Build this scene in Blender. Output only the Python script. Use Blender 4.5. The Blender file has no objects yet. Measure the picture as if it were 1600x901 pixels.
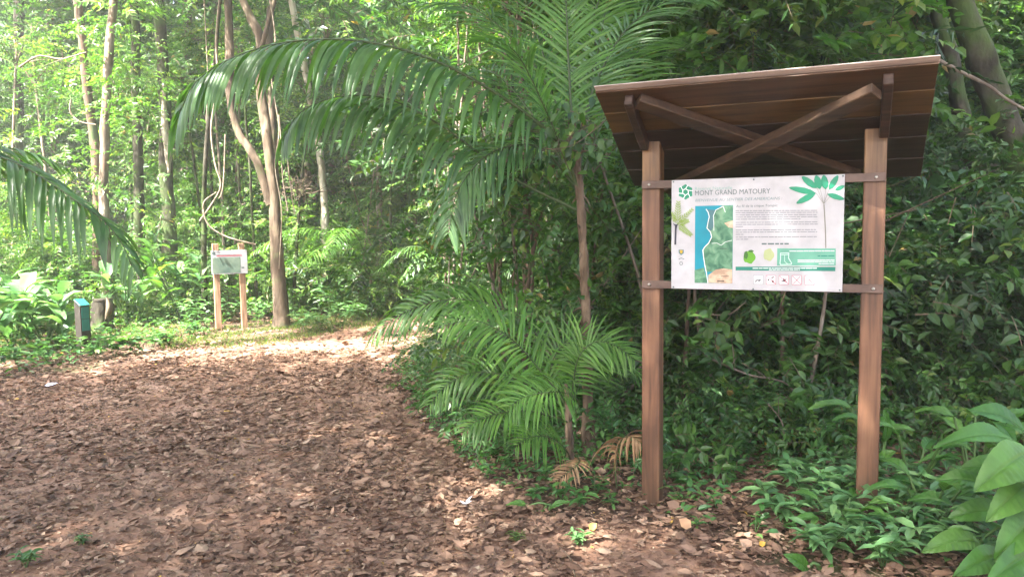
import bpy, math, random
import numpy as np
from mathutils import Vector, Matrix

R = math.radians
rng = np.random.default_rng(7)
random.seed(7)
C = bpy.context.scene.collection
sc = bpy.context.scene

# ------------------------------------------------------------------ camera
PITCH, ROLL, F, CH = 0.0813, -0.0128, 1190.0, 1.6
cam_d = bpy.data.cameras.new('camera')
cam_d.sensor_width = 36.0
cam_d.lens = 36.0 * F / 1600.0
cam_d.clip_start = 0.05
cam_d.clip_end = 500.0
cam = bpy.data.objects.new('camera', cam_d)
C.objects.link(cam)
_f = Vector((0, math.cos(PITCH), -math.sin(PITCH)))
_u = Vector((0, math.sin(PITCH), math.cos(PITCH)))
_r = Vector((1, 0, 0))
_cr, _sr = math.cos(ROLL), math.sin(ROLL)
xr = (_r * _cr + _u * _sr).normalized()
yu = (-_f).cross(xr).normalized()
cam.matrix_world = Matrix(((xr.x, yu.x, -_f.x, 0), (xr.y, yu.y, -_f.y, 0), (xr.z, yu.z, -_f.z, CH), (0, 0, 0, 1)))
sc.camera = cam


def ray(px, py):
    a, b = px - 800.0, py - 450.5
    X = (_cr * a + _sr * b) / F
    Y = (_sr * a - _cr * b) / F
    c, s = math.cos(PITCH), math.sin(PITCH)
    return np.array([X, c + Y * s, -s + Y * c])


def at(px, py, depth):
    """world point seen at that pixel at the world distance y = depth"""
    r = ray(px, py)
    return np.array([0, 0, CH]) + r * (depth / r[1])


def gnd(px, py):
    r = ray(px, py)
    return np.array([0, 0, CH]) + r * (-CH / r[2])


# ------------------------------------------------------------------ light
SUN_H = np.array([-0.75, -0.66]); SUN_H /= np.linalg.norm(SUN_H)
SUN_EL = R(52)
world = bpy.data.worlds.new('World'); sc.world = world; world.use_nodes = True
wt = world.node_tree
bg = wt.nodes['Background']
sky = wt.nodes.new('ShaderNodeTexSky'); sky.sky_type = 'NISHITA'; sky.sun_disc = False
sky.sun_elevation = SUN_EL
sky.sun_rotation = math.atan2(SUN_H[0], SUN_H[1])
sky.air_density = .8; sky.dust_density = 6.0
wt.links.new(sky.outputs[0], bg.inputs[0])
bg.inputs[1].default_value = 0.12
sun_d = bpy.data.lights.new('sun', 'SUN'); sun_d.energy = 5.0; sun_d.angle = R(0.53)
sun_d.color = (1.0, 0.95, 0.86)
sun = bpy.data.objects.new('sun', sun_d); C.objects.link(sun)
_sd = Vector((SUN_H[0] * math.cos(SUN_EL), SUN_H[1] * math.cos(SUN_EL), math.sin(SUN_EL)))
sun.rotation_euler = _sd.to_track_quat('Z', 'Y').to_euler()
sun.location = (-8, -2, 14)
sc.view_settings.view_transform = 'Standard'
sc.view_settings.look = 'None'
sc.view_settings.exposure = 3.3
sc.view_settings.gamma = 1.0
sc.cycles.use_denoising = True
sc.cycles.max_bounces = 7
sc.cycles.diffuse_bounces = 4
sc.cycles.glossy_bounces = 2
sc.cycles.transmission_bounces = 5
sc.cycles.transparent_max_bounces = 4
sc.cycles.sample_clamp_indirect = 6.0
sc.cycles.caustics_reflective = False
sc.cycles.caustics_refractive = False


# ------------------------------------------------------------------ helpers
def unit(a):
    a = np.asarray(a, float)
    return a / np.maximum(np.linalg.norm(a, axis=-1, keepdims=True), 1e-9)


def hgt(x, y):
    x = np.asarray(x, float); y = np.asarray(y, float)
    h = 0.018 * np.sin(x * 1.7 + 0.3) * np.sin(y * 1.1) + 0.03 * np.sin(x * .45 + 1) * np.sin(y * .37) - 0.0
    h = h + 0.35 * np.clip((x - 2.2 + 0.1 * (y - 4)) / 4, 0, 1) ** 1.5 * np.clip((y - 3.5) / 3, 0, 1)
    far = np.clip((np.hypot(x, y) - 40), 0, 400)
    return h + far * 0.38 - 0.0008 * np.clip(far, 0, 200) ** 2


class MB:
    def __init__(s):
        s.V = []; s.T = []; s.M = []; s.S = []; s.A = []; s.n = 0

    def add(s, V, T, mat=0, smooth=False, var=None):
        V = np.asarray(V, float).reshape(-1, 3); T = np.asarray(T, int).reshape(-1, 3)
        s.V.append(V); s.T.append(T + s.n); s.n += len(V)
        s.M.append(np.full(len(T), mat, np.int32)); s.S.append(np.full(len(T), smooth, bool))
        if var is None: var = 0.5
        s.A.append(np.broadcast_to(np.asarray(var, float), (len(V),)).copy())

    def quads(s, V, Q, **k):
        Q = np.asarray(Q, int)
        s.add(V, np.concatenate([Q[:, [0, 1, 2]], Q[:, [0, 2, 3]]]), **k)

    def mesh(s, name, mats, off=(0, 0, 0)):
        V = np.concatenate(s.V) - np.asarray(off, float); T = np.concatenate(s.T)
        me = bpy.data.meshes.new(name)
        me.vertices.add(len(V)); me.vertices.foreach_set('co', V.astype(np.float32).ravel())
        me.loops.add(len(T) * 3); me.loops.foreach_set('vertex_index', T.astype(np.int32).ravel())
        me.polygons.add(len(T)); me.polygons.foreach_set('loop_start', np.arange(0, len(T) * 3, 3, dtype=np.int32))
        me.polygons.foreach_set('material_index', np.concatenate(s.M))
        me.polygons.foreach_set('use_smooth', np.concatenate(s.S))
        a = me.attributes.new('var', 'FLOAT', 'POINT'); a.data.foreach_set('value', np.concatenate(s.A).astype(np.float32))
        for m in (mats if isinstance(mats, (list, tuple)) else [mats]): me.materials.append(m)
        me.update(); me.validate()
        return me

    def obj(s, name, mats, parent=None, off=None):
        if off is None: off = tuple(parent.location) if parent is not None else (0, 0, 0)
        o = bpy.data.objects.new(name, s.mesh(name, mats, off)); C.objects.link(o)
        if parent is not None: o.parent = parent
        else: o.location = off
        return o


def tag(o, label=None, cat=None, group=None, kind=None):
    if label: o['label'] = label
    if cat: o['category'] = cat
    if group: o['group'] = group
    if kind: o['kind'] = kind
    return o


def thing(name, label, cat, loc=(0, 0, 0), group=None):
    o = bpy.data.objects.new(name, None); C.objects.link(o); o.location = tuple(float(v) for v in loc)
    o.empty_display_size = .1
    return tag(o, label, cat, group)


def share(name, me, parent, loc=(0, 0, 0), rz=0.0, scale=1.0):
    o = bpy.data.objects.new(name, me); C.objects.link(o); o.parent = parent
    o.location = tuple(np.asarray(loc, float) - np.array(parent.location) if parent is not None else loc)
    o.rotation_euler = (0, 0, rz); o.scale = (scale,) * 3 if np.isscalar(scale) else scale
    return o


def cr_curve(P, n):
    """Catmull-Rom through the rows of P (any number of columns)"""
    P = np.asarray(P, float)
    if len(P) < 3:
        t = np.linspace(0, 1, n)[:, None]; return P[0] * (1 - t) + P[-1] * t
    Q = np.vstack([2 * P[0] - P[1], P, 2 * P[-1] - P[-2]])
    m = len(P) - 1
    t = np.linspace(0, m - 1e-9, n); i = t.astype(int); f = (t - i)[:, None]
    a, b, c, d = Q[i], Q[i + 1], Q[i + 2], Q[i + 3]
    return .5 * ((2 * b) + (-a + c) * f + (2 * a - 5 * b + 4 * c - d) * f ** 2 + (-a + 3 * b - 3 * c + d) * f ** 3)


def tube(mb, P, rad, seg=8, mat=0, n=None, rough=0.0, var=.5, cap=True, flare=0.0):
    P = np.asarray(P, float)
    rad = np.broadcast_to(np.asarray(rad, float), (len(P),))
    if n:
        X = cr_curve(np.c_[P, rad], n); P = X[:, :3]; rad = np.abs(X[:, 3])
    k = len(P)
    T = unit(np.gradient(P, axis=0))
    ref = np.array([0.3, 1, 0.1]) if abs(T[0][2]) > .6 else np.array([0, 0, 1.0])
    A = unit(np.cross(T, ref)); B = np.cross(T, A)
    th = np.linspace(0, 2 * np.pi, seg, endpoint=False)
    ph = rng.uniform(0, 6, 4)
    r = rad[:, None] * (1 + rough * (np.sin(3 * th + ph[0])[None] * .5 + np.sin(2 * th[None] + np.arange(k)[:, None] * .9 + ph[1]) * .5
                                     + rng.normal(0, .35, (k, seg))))
    if flare:
        g = np.exp(-np.arange(k) / max(1.0, k * .05))[:, None]
        r = r * (1 + g * flare * (.6 + .6 * np.sin(5 * th + ph[2])[None] ** 2))
    V = P[:, None] + r[..., None] * (A[:, None] * np.cos(th)[None, :, None] + B[:, None] * np.sin(th)[None, :, None])
    V = V.reshape(-1, 3)
    i, j = np.meshgrid(np.arange(k - 1), np.arange(seg), indexing='ij'); i = i.ravel(); j = j.ravel(); j2 = (j + 1) % seg
    Q = np.c_[i * seg + j, i * seg + j2, (i + 1) * seg + j2, (i + 1) * seg + j]
    mb.quads(V, Q, mat=mat, smooth=True, var=var)
    if cap:
        e = V[-seg:]; mb.add(np.vstack([e, P[-1:]]), [[a, (a + 1) % seg, seg] for a in range(seg)], mat=mat, var=var)
        e = V[:seg]; mb.add(np.vstack([e, P[:1]]), [[(a + 1) % seg, a, seg] for a in range(seg)], mat=mat, var=var)


def box(mb, o, ax, ay, az, lx, ly, lz, mat=0, bev=0.004):
    """box centred at o with unit axes and full lengths, with chamfered edges"""
    o = np.asarray(o, float); A = [np.asarray(v, float) for v in (ax, ay, az)]; H = [lx / 2, ly / 2, lz / 2]
    b = min(bev, min(H) * .45)
    V = []; idx = {}
    for sx in (-1, 1):
        for sy in (-1, 1):
            for sz in (-1, 1):
                s3 = (sx, sy, sz)
                for k in range(3):
                    h = [H[q] - (b if q != k else 0) for q in range(3)]
                    idx[(s3, k)] = len(V); V.append(o + sum(A[q] * s3[q] * h[q] for q in range(3)))
    T = []

    def face(vs):
        vs = list(vs); c = sum(V[v] for v in vs) / len(vs)
        n = np.cross(V[vs[1]] - V[vs[0]], V[vs[2]] - V[vs[0]])
        if np.dot(n, c - o) < 0: vs.reverse()
        for q in range(1, len(vs) - 1): T.append([vs[0], vs[q], vs[q + 1]])
    for k in range(3):
        a, c = [q for q in range(3) if q != k]
        for s in (-1, 1):
            f = []
            for p, q in ((-1, -1), (1, -1), (1, 1), (-1, 1)):
                t = [0, 0, 0]; t[k] = s; t[a] = p; t[c] = q; f.append(idx[(tuple(t), k)])
            face(f)
        for p in (-1, 1):
            for q in (-1, 1):
                t0 = [0, 0, 0]; t0[a] = p; t0[c] = q; t0[k] = -1; t1 = list(t0); t1[k] = 1
                t0 = tuple(t0); t1 = tuple(t1)
                face([idx[(t0, a)], idx[(t1, a)], idx[(t1, c)], idx[(t0, c)]])
    for s3 in [(x, y, z) for x in (-1, 1) for y in (-1, 1) for z in (-1, 1)]:
        face([idx[(s3, 0)], idx[(s3, 1)], idx[(s3, 2)]])
    mb.add(V, T, mat=mat)


DIAMOND = (np.array([(0, 0, 0), (.42, .5, .07), (1, 0, -.1), (.42, -.5, .07)]), np.array([(0, 1, 2), (0, 2, 3)]))
OVAL = (np.array([(0, 0, 0), (.33, 0, -.03), (.68, 0, -.06), (1, 0, -.2), (.24, .42, .06), (.62, .4, .03), (.24, -.42, .06), (.62, -.4, .03)]),
        np.array([(0, 1, 4), (1, 5, 4), (1, 2, 5), (2, 3, 5), (1, 0, 6), (1, 6, 7), (2, 1, 7), (3, 2, 7)]))
CURL = (np.array([(0, 0, .05), (.33, 0, 0), (.68, 0, .01), (1, 0, .12), (.24, .45, .09), (.6, .42, .05), (.24, -.45, .07), (.6, -.42, .12)]),
        OVAL[1])


def leaves(mb, P, D, N, L, W, tmpl=DIAMOND, mat=0, var=None, smooth=False):
    n = len(P)
    D = unit(D); S = unit(np.cross(N, D)); N = np.cross(D, S)
    L = np.broadcast_to(L, (n,)); W = np.broadcast_to(W, (n,))
    tv, tt = tmpl
    V = P[:, None] + L[:, None, None] * (tv[None, :, 0:1] * D[:, None] + (tv[None, :, 1:2] * W[:, None, None]) * S[:, None] + tv[None, :, 2:3] * N[:, None])
    T = tt[None] + (np.arange(n) * len(tv))[:, None, None]
    if var is None: var = rng.uniform(0, 1, n)
    mb.add(V.reshape(-1, 3), T.reshape(-1, 3), mat=mat, smooth=smooth, var=np.repeat(var, len(tv)))


def sprays(mb, Cn, D, length, k, leaf, width=.42, tmpl=DIAMOND, droop=.3, twigs=True, flat=.5, tone=None, jit=.22):
    """many leafy twigs: k leaves set alternately along each twig"""
    m = len(Cn); D = unit(D)
    length = np.broadcast_to(length, (m,)); leaf = np.broadcast_to(leaf, (m,))
    up = np.tile(np.array([0, 0, 1.0]), (m, 1)) + rng.normal(0, flat, (m, 3))
    S = unit(np.cross(up, D)); N = np.cross(D, S)
    t = (np.arange(k) + .6) / k
    tt = t[None, :] + rng.normal(0, .03, (m, k))
    sag = -droop * length[:, None] * tt ** 2
    P = Cn[:, None] + D[:, None] * (length[:, None] * tt)[..., None]
    P[..., 2] += sag
    side = np.where(np.arange(k) % 2 == 0, 1.0, -1.0)[None, :, None]
    Dir = D[:, None] * .65 + S[:, None] * side + rng.normal(0, jit, (m, k, 3)); Dir[..., 2] -= .25
    NN = N[:, None] + rng.normal(0, .35, (m, k, 3))
    lf = leaf[:, None] * rng.uniform(.65, 1.15, (m, k))
    if tone is None: tone = rng.uniform(0, 1, m)
    var = np.clip(tone[:, None] + rng.normal(0, .12, (m, k)), 0, .96); var[rng.uniform(0, 1, (m, k)) > .993] = 1.0
    leaves(mb, P.reshape(-1, 3), Dir.reshape(-1, 3), NN.reshape(-1, 3), lf.ravel(), width, tmpl, 0, var.ravel())
    if twigs:
        e = Cn + D * length[:, None]; e[:, 2] -= droop * length
        md = Cn + D * (length * .5)[:, None]; md[:, 2] -= droop * length * .25
        w = S * (leaf * .035)[:, None]
        V = np.stack([Cn - w, Cn + w, md + w * .8, md - w * .8, e], 1).reshape(-1, 3)
        b = (np.arange(m) * 5)[:, None, None]
        mb.add(V, (np.array([(0, 1, 2), (0, 2, 3), (3, 2, 4)])[None] + b).reshape(-1, 3), mat=1)


def sphere_dirs(n, zmin=-1):
    d = unit(rng.normal(0, 1, (n * 3, 3))); d = d[d[:, 2] > zmin]
    return d[:n]


# ------------------------------------------------------------------ materials
def newmat(name):
    m = bpy.data.materials.new(name); m.use_nodes = True
    nt = m.node_tree; b = nt.nodes['Principled BSDF']
    return m, nt, b


def ramp(nt, stops, interp='LINEAR'):
    r = nt.nodes.new('ShaderNodeValToRGB'); r.color_ramp.interpolation = interp
    e = r.color_ramp.elements
    while len(e) > 1: e.remove(e[-1])
    e[0].position = stops[0][0]; e[0].color = (*stops[0][1], 1)
    for p, c in stops[1:]:
        x = e.new(p); x.color = (*c, 1)
    return r


def leaf_mat(name, stops, rough=.42, trans=.35, tint=(1.5, 1.7, .6), spec=.5, veins=0.0):
    m, nt, b = newmat(name)
    a = nt.nodes.new('ShaderNodeAttribute'); a.attribute_name = 'var'
    r = ramp(nt, stops); nt.links.new(a.outputs['Fac'], r.inputs[0])
    no = nt.nodes.new('ShaderNodeTexNoise'); no.inputs['Scale'].default_value = 9.0; no.inputs['Detail'].default_value = 3
    tc = nt.nodes.new('ShaderNodeTexCoord'); nt.links.new(tc.outputs['Object'], no.inputs['Vector'])
    hs = nt.nodes.new('ShaderNodeHueSaturation')
    mp = nt.nodes.new('ShaderNodeMapRange'); mp.inputs[1].default_value = .3; mp.inputs[2].default_value = .7; mp.inputs[3].default_value = .75; mp.inputs[4].default_value = 1.25
    nt.links.new(no.outputs[0], mp.inputs[0]); nt.links.new(mp.outputs[0], hs.inputs['Value'])
    nt.links.new(r.outputs[0], hs.inputs['Color'])
    nt.links.new(hs.outputs[0], b.inputs['Base Color'])
    b.inputs['Roughness'].default_value = rough; b.inputs['Specular IOR Level'].default_value = spec
    t = nt.nodes.new('ShaderNodeBsdfTranslucent')
    mx = nt.nodes.new('ShaderNodeMix'); mx.data_type = 'RGBA'; mx.blend_type = 'MULTIPLY'; mx.inputs[0].default_value = 1
    mx.inputs[7].default_value = (*tint, 1)
    nt.links.new(hs.outputs[0], mx.inputs[6]); nt.links.new(mx.outputs[2], t.inputs[0])
    ms = nt.nodes.new('ShaderNodeMixShader'); ms.inputs[0].default_value = trans
    nt.links.new(b.outputs[0], ms.inputs[1]); nt.links.new(t.outputs[0], ms.inputs[2])
    nt.links.new(ms.outputs[0], nt.nodes['Material Output'].inputs['Surface'])
    return m


def noise_mat(name, stops, scale=4.0, stretch=(1, 1, 1), detail=8, rough=.85, bump=.3, bscale=None, bdist=.02, spec=.3, distort=0.0, extra=None):
    m, nt, b = newmat(name)
    tc = nt.nodes.new('ShaderNodeTexCoord'); mpn = nt.nodes.new('ShaderNodeMapping'); mpn.inputs['Scale'].default_value = stretch
    nt.links.new(tc.outputs['Object'], mpn.inputs[0])
    no = nt.nodes.new('ShaderNodeTexNoise'); no.inputs['Scale'].default_value = scale; no.inputs['Detail'].default_value = detail
    no.inputs['Distortion'].default_value = distort
    nt.links.new(mpn.outputs[0], no.inputs['Vector'])
    r = ramp(nt, stops); nt.links.new(no.outputs[0], r.inputs[0])
    col = r.outputs[0]
    if extra:
        n2 = nt.nodes.new('ShaderNodeTexNoise'); n2.inputs['Scale'].default_value = extra[0]; n2.inputs['Detail'].default_value = 6
        nt.links.new(tc.outputs['Object'], n2.inputs['Vector'])
        r2 = ramp(nt, [(extra[1], (0, 0, 0)), (extra[2], (1, 1, 1))]); nt.links.new(n2.outputs[0], r2.inputs[0])
        mx = nt.nodes.new('ShaderNodeMix'); mx.data_type = 'RGBA'
        nt.links.new(r2.outputs[0], mx.inputs[0]); nt.links.new(col, mx.inputs[6]); mx.inputs[7].default_value = (*extra[3], 1)
        col = mx.outputs[2]
    nt.links.new(col, b.inputs['Base Color'])
    b.inputs['Roughness'].default_value = rough; b.inputs['Specular IOR Level'].default_value = spec
    if bump:
        bp = nt.nodes.new('ShaderNodeBump'); bp.inputs['Strength'].default_value = bump; bp.inputs['Distance'].default_value = bdist
        if bscale:
            n3 = nt.nodes.new('ShaderNodeTexNoise'); n3.inputs['Scale'].default_value = bscale; n3.inputs['Detail'].default_value = 8
            nt.links.new(mpn.outputs[0], n3.inputs['Vector']); nt.links.new(n3.outputs[0], bp.inputs['Height'])
        else: nt.links.new(no.outputs[0], bp.inputs['Height'])
        nt.links.new(bp.outputs[0], b.inputs['Normal'])
    return m


def flat_mat(name, col, rough=.6, metal=0.0, spec=.4):
    m, nt, b = newmat(name)
    no = nt.nodes.new('ShaderNodeTexNoise'); no.inputs['Scale'].default_value = 14.0; no.inputs['Detail'].default_value = 5
    tc = nt.nodes.new('ShaderNodeTexCoord'); nt.links.new(tc.outputs['Object'], no.inputs['Vector'])
    r = ramp(nt, [(.3, tuple(c * .88 for c in col)), (.7, tuple(min(1, c * 1.07) for c in col))]); nt.links.new(no.outputs[0], r.inputs[0])
    nt.links.new(r.outputs[0], b.inputs['Base Color'])
    b.inputs['Roughness'].default_value = rough; b.inputs['Metallic'].default_value = metal; b.inputs['Specular IOR Level'].default_value = spec
    return m


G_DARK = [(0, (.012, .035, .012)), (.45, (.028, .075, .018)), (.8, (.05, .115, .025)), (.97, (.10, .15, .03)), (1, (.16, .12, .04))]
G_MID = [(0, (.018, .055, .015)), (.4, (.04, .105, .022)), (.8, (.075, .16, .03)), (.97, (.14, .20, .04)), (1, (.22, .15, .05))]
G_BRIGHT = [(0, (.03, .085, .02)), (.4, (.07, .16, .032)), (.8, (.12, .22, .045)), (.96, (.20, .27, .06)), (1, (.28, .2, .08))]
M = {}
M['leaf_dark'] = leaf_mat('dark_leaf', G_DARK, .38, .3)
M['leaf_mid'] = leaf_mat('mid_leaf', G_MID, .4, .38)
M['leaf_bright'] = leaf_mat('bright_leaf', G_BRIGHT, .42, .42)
M['palm'] = leaf_mat('palm_leaflet', [(0, (.05, .12, .045)), (.5, (.085, .18, .065)), (1, (.12, .23, .08))], .33, .42, (1.7, 2.0, .5), .55)
M['palm_young'] = leaf_mat('young_palm_leaflet', [(0, (.06, .15, .03)), (.5, (.10, .22, .045)), (1, (.15, .28, .06))], .36, .45, (1.5, 1.7, .5), .5)
M['palm_yellow'] = leaf_mat('yellow_palm_leaflet', [(0, (.2, .24, .03)), (1, (.33, .33, .05))], .4, .5, (1.3, 1.3, .6))
M['palm_dead'] = leaf_mat('dry_palm_leaflet', [(0, (.22, .12, .06)), (1, (.38, .25, .14))], .7, .2, (1, .9, .7), .2)
M['herb'] = leaf_mat('herb_leaf', [(0, (.03, .10, .03)), (.5, (.06, .16, .04)), (1, (.12, .24, .06))], .38, .3, (1.4, 1.6, .6))
M['lance'] = leaf_mat('lance_leaf', [(0, (.06, .16, .06)), (.6, (.12, .25, .09)), (1, (.2, .34, .13))], .42, .3, (1.3, 1.4, .7))
M['big'] = leaf_mat('broad_blade', [(0, (.04, .125, .025)), (.6, (.065, .165, .03)), (1, (.10, .21, .045))], .36, .3, (1.4, 1.6, .5), .35)
M['grass'] = leaf_mat('grass_blade', [(0, (.05, .11, .02)), (.6, (.12, .2, .04)), (1, (.24, .26, .08))], .5, .4, (1.3, 1.3, .7))
M['litter'] = leaf_mat('fallen_leaf', [(0, (.04, .02, .013)), (.15, (.095, .053, .034)), (.5, (.18, .106, .07)), (.78, (.26, .168, .115)), (.93, (.35, .25, .175)), (.975, (.46, .36, .26)), (.985, (.42, .26, .06)), (1, (.5, .33, .07))], .65, .12, (1, .8, .6), .3)
M['twig'] = noise_mat('twig_bark', [(.3, (.06, .045, .03)), (.7, (.16, .12, .08))], 20, bump=0)
M['bark_brown'] = noise_mat('brown_bark', [(0.3, (0.0562, 0.0375, 0.0263)), (0.55, (0.12, 0.0788, 0.0562)), (0.75, (0.21, 0.1575, 0.12))], 7, (1, 1, .25), rough=.9, bump=.8, bscale=22, extra=(2.6, .54, .66, (.07, .10, .04)))
M['bark_pale'] = noise_mat('pale_bark', [(0.3, (0.072, 0.056, 0.04)), (0.5, (0.16, 0.124, 0.096)), (0.7, (0.304, 0.264, 0.224))], 6, (1, 1, .5), rough=.9, bump=.6, bscale=25, extra=(3.2, .55, .7, (.16, .10, .07)))
M['bark_orange'] = noise_mat('orange_brown_bark', [(.3, (.035, .025, .017)), (.5, (.085, .062, .042)), (.7, (.18, .14, .10))], 8, (1, 1, .3), rough=.9, bump=.8, bscale=25, extra=(3.0, .56, .68, (.08, .09, .04)))
M['bark_moss'] = noise_mat('mossy_bark', [(0.3, (0.0135, 0.0112, 0.0083)), (0.5, (0.0375, 0.0323, 0.0225)), (0.72, (0.09, 0.0825, 0.0615))], 6, (1, 1, .5), rough=.95, bump=.9, bscale=20, extra=(2.2, .46, .6, (.05, .08, .022)))
M['bark_white'] = noise_mat('white_bark', [(.3, (.16, .12, .09)), (.48, (.36, .31, .26)), (.7, (.55, .51, .45))], 9, (1, 1, .3), rough=.85, bump=.5, bscale=30)
M['palm_trunk'] = noise_mat('palm_trunk_fibre', [(.3, (.05, .035, .022)), (.5, (.13, .09, .06)), (.72, (.25, .18, .12))], 16, (1, 1, .35), rough=.95, bump=1, bscale=40)
M['rachis'] = flat_mat('green_rachis', (.045, .07, .02), .5)
M['liana'] = noise_mat('liana_bark', [(0.3, (0.128, 0.096, 0.068)), (0.7, (0.288, 0.24, 0.184))], 14, bump=.4)


def wood_mat(name, dark, mid, light, axis, rough=.55, low=None):
    """grain runs along the given object axis; low darkens/greys the weathered foot by height"""
    m, nt, b = newmat(name)
    tc = nt.nodes.new('ShaderNodeTexCoord'); mp = nt.nodes.new('ShaderNodeMapping')
    s = [26, 26, 26]; s[axis] = 1.6; mp.inputs['Scale'].default_value = s
    nt.links.new(tc.outputs['Object'], mp.inputs[0])
    no = nt.nodes.new('ShaderNodeTexNoise'); no.inputs['Scale'].default_value = 1.4; no.inputs['Detail'].default_value = 9; no.inputs['Distortion'].default_value = .7
    nt.links.new(mp.outputs[0], no.inputs['Vector'])
    r = ramp(nt, [(.28, dark), (.5, mid), (.74, light)]); nt.links.new(no.outputs[0], r.inputs[0])
    col = r.outputs[0]
    n2 = nt.nodes.new('ShaderNodeTexNoise'); n2.inputs['Scale'].default_value = 3.5; n2.inputs['Detail'].default_value = 6
    nt.links.new(tc.outputs['Object'], n2.inputs['Vector'])
    hs = nt.nodes.new('ShaderNodeHueSaturation'); mr = nt.nodes.new('ShaderNodeMapRange')
    mr.inputs[1].default_value = .3; mr.inputs[2].default_value = .7; mr.inputs[3].default_value = .72; mr.inputs[4].default_value = 1.25
    nt.links.new(n2.outputs[0], mr.inputs[0]); nt.links.new(mr.outputs[0], hs.inputs['Value']); nt.links.new(col, hs.inputs['Color']); col = hs.outputs[0]
    if low:
        sp = nt.nodes.new('ShaderNodeSeparateXYZ'); nt.links.new(tc.outputs['Object'], sp.inputs[0])
        ad = nt.nodes.new('ShaderNodeMath'); ad.operation = 'MULTIPLY_ADD'; ad.inputs[1].default_value = .5; nt.links.new(n2.outputs[0], ad.inputs[0]); nt.links.new(sp.outputs['Z'], ad.inputs[2])
        for z0, z1, c, inv in low:
            r2 = nt.nodes.new('ShaderNodeMapRange'); r2.inputs[1].default_value = z0; r2.inputs[2].default_value = z1
            r2.inputs[3].default_value = 0 if inv else 1; r2.inputs[4].default_value = 1 if inv else 0
            nt.links.new(ad.outputs[0], r2.inputs[0])
            mx = nt.nodes.new('ShaderNodeMix'); mx.data_type = 'RGBA'; mx.blend_type = 'MULTIPLY'
            nt.links.new(r2.outputs[0], mx.inputs[0]); nt.links.new(col, mx.inputs[6]); mx.inputs[7].default_value = (*c, 1); col = mx.outputs[2]
    nt.links.new(col, b.inputs['Base Color']); b.inputs['Roughness'].default_value = rough
    bp = nt.nodes.new('ShaderNodeBump'); bp.inputs['Strength'].default_value = .25; bp.inputs['Distance'].default_value = .004
    nt.links.new(no.outputs[0], bp.inputs['Height']); nt.links.new(bp.outputs[0], b.inputs['Normal'])
    return m


# ------------------------------------------------------------------ ground, path
M['soil'] = noise_mat('forest_soil', [(.3, (.04, .025, .016)), (.5, (.09, .055, .038)), (.72, (.16, .10, .07))], 5, bump=.8, bscale=18, extra=(.9, .5, .62, (.07, .07, .03)))
M['dirt'] = noise_mat('reddish_path_dirt', [(.3, (.12, .062, .04)), (.5, (.22, .125, .083)), (.7, (.34, .215, .15))], 3.5, bump=.7, bscale=30, extra=(1.1, .52, .66, (.36, .24, .18)))
M['hill'] = noise_mat('forested_hill', [(.35, (.015, .04, .012)), (.65, (.05, .10, .03))], 1.2, bump=1, bdist=.6)


def sheet(name, xs, ys, mat, lift=0.0, mask=None):
    X, Y = np.meshgrid(xs, ys); Z = hgt(X, Y) + lift
    nx, ny = len(xs), len(ys); V = np.c_[X.ravel(), Y.ravel(), Z.ravel()]
    i, j = np.meshgrid(np.arange(ny - 1), np.arange(nx - 1), indexing='ij'); i = i.ravel(); j = j.ravel()
    if mask is not None:
        cx = (xs[j] + xs[j + 1]) / 2; cy = (ys[i] + ys[i + 1]) / 2; k = mask(cx, cy); i = i[k]; j = j[k]
    Q = np.c_[i * nx + j, i * nx + j + 1, (i + 1) * nx + j + 1, (i + 1) * nx + j]
    mb = MB(); mb.quads(V, Q, smooth=True)
    return mb.obj(name, mat)


def in_poly(x, y, poly):
    x = np.asarray(x); y = np.asarray(y); c = np.zeros(x.shape, bool); n = len(poly)
    for a in range(n):
        x1, y1 = poly[a]; x2, y2 = poly[(a + 1) % n]
        k = ((y1 > y) != (y2 > y)); d = np.where(y2 == y1, 1e-9, y2 - y1)
        c ^= k & (x < (x2 - x1) * (y - y1) / d + x1)
    return c


M['hill'] = leaf_mat('forested_hill', G_DARK, .8, .0)
xs = np.unique(np.concatenate([np.linspace(-75, -18, 24), np.arange(-18, 18, .2), np.linspace(18, 75, 24)]))
ys = np.unique(np.concatenate([np.linspace(-60, -3, 22), np.arange(-3, 30, .2), np.arange(30, 60, 1.5), np.linspace(60, 90, 12)]))
tag(sheet('ground', xs, ys, M['soil']), 'dark leaf strewn forest soil either side of the path', 'ground', kind='structure')
E_L = [gnd(*q)[:2] for q in [(-150, 640), (0, 603), (110, 580), (240, 552), (330, 538), (450, 530), (545, 512), (600, 500), (640, 492)]]
E_R = [gnd(*q)[:2] for q in [(760, 490), (690, 506), (655, 545), (625, 600), (655, 660), (720, 720), (775, 775), (850, 815), (1000, 850), (1150, 895)]]
PATH = [(-9, -3), (-8.5, 4)] + [tuple(p) for p in E_L] + [(1.5, 16.5), (7, 18.5), (7.5, 17), (2, 15.2)] + [tuple(p) for p in E_R] + [(1.6, 2.8), (3.6, 1.5), (4, -3)]


def on_path(x, y): return in_poly(x, y, PATH)


px_ = np.arange(-10, 8.5, .08); py_ = np.arange(-3, 19, .08)
wob = lambda x, y: (x + .13 * np.sin(3.1 * x + 2.3 * y) + .07 * np.sin(7 * y - 4 * x), y + .13 * np.sin(2.7 * y + 1.9 * x) + .07 * np.sin(8 * x + 3 * y))
tag(sheet('path', px_, py_, M['dirt'], .006, lambda x, y: on_path(*wob(x, y))), 'wide reddish dirt trail curving away to the right', 'path', kind='structure')


def scatter(n, x0, x1, y0, y1, dens=None):
    x = rng.uniform(x0, x1, n); y = rng.uniform(y0, y1, n)
    k = (np.abs(x) < .72 * y + 1.2)
    if dens is not None: k &= rng.uniform(0, 1, n) < dens(x, y)
    return x[k], y[k]


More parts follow.
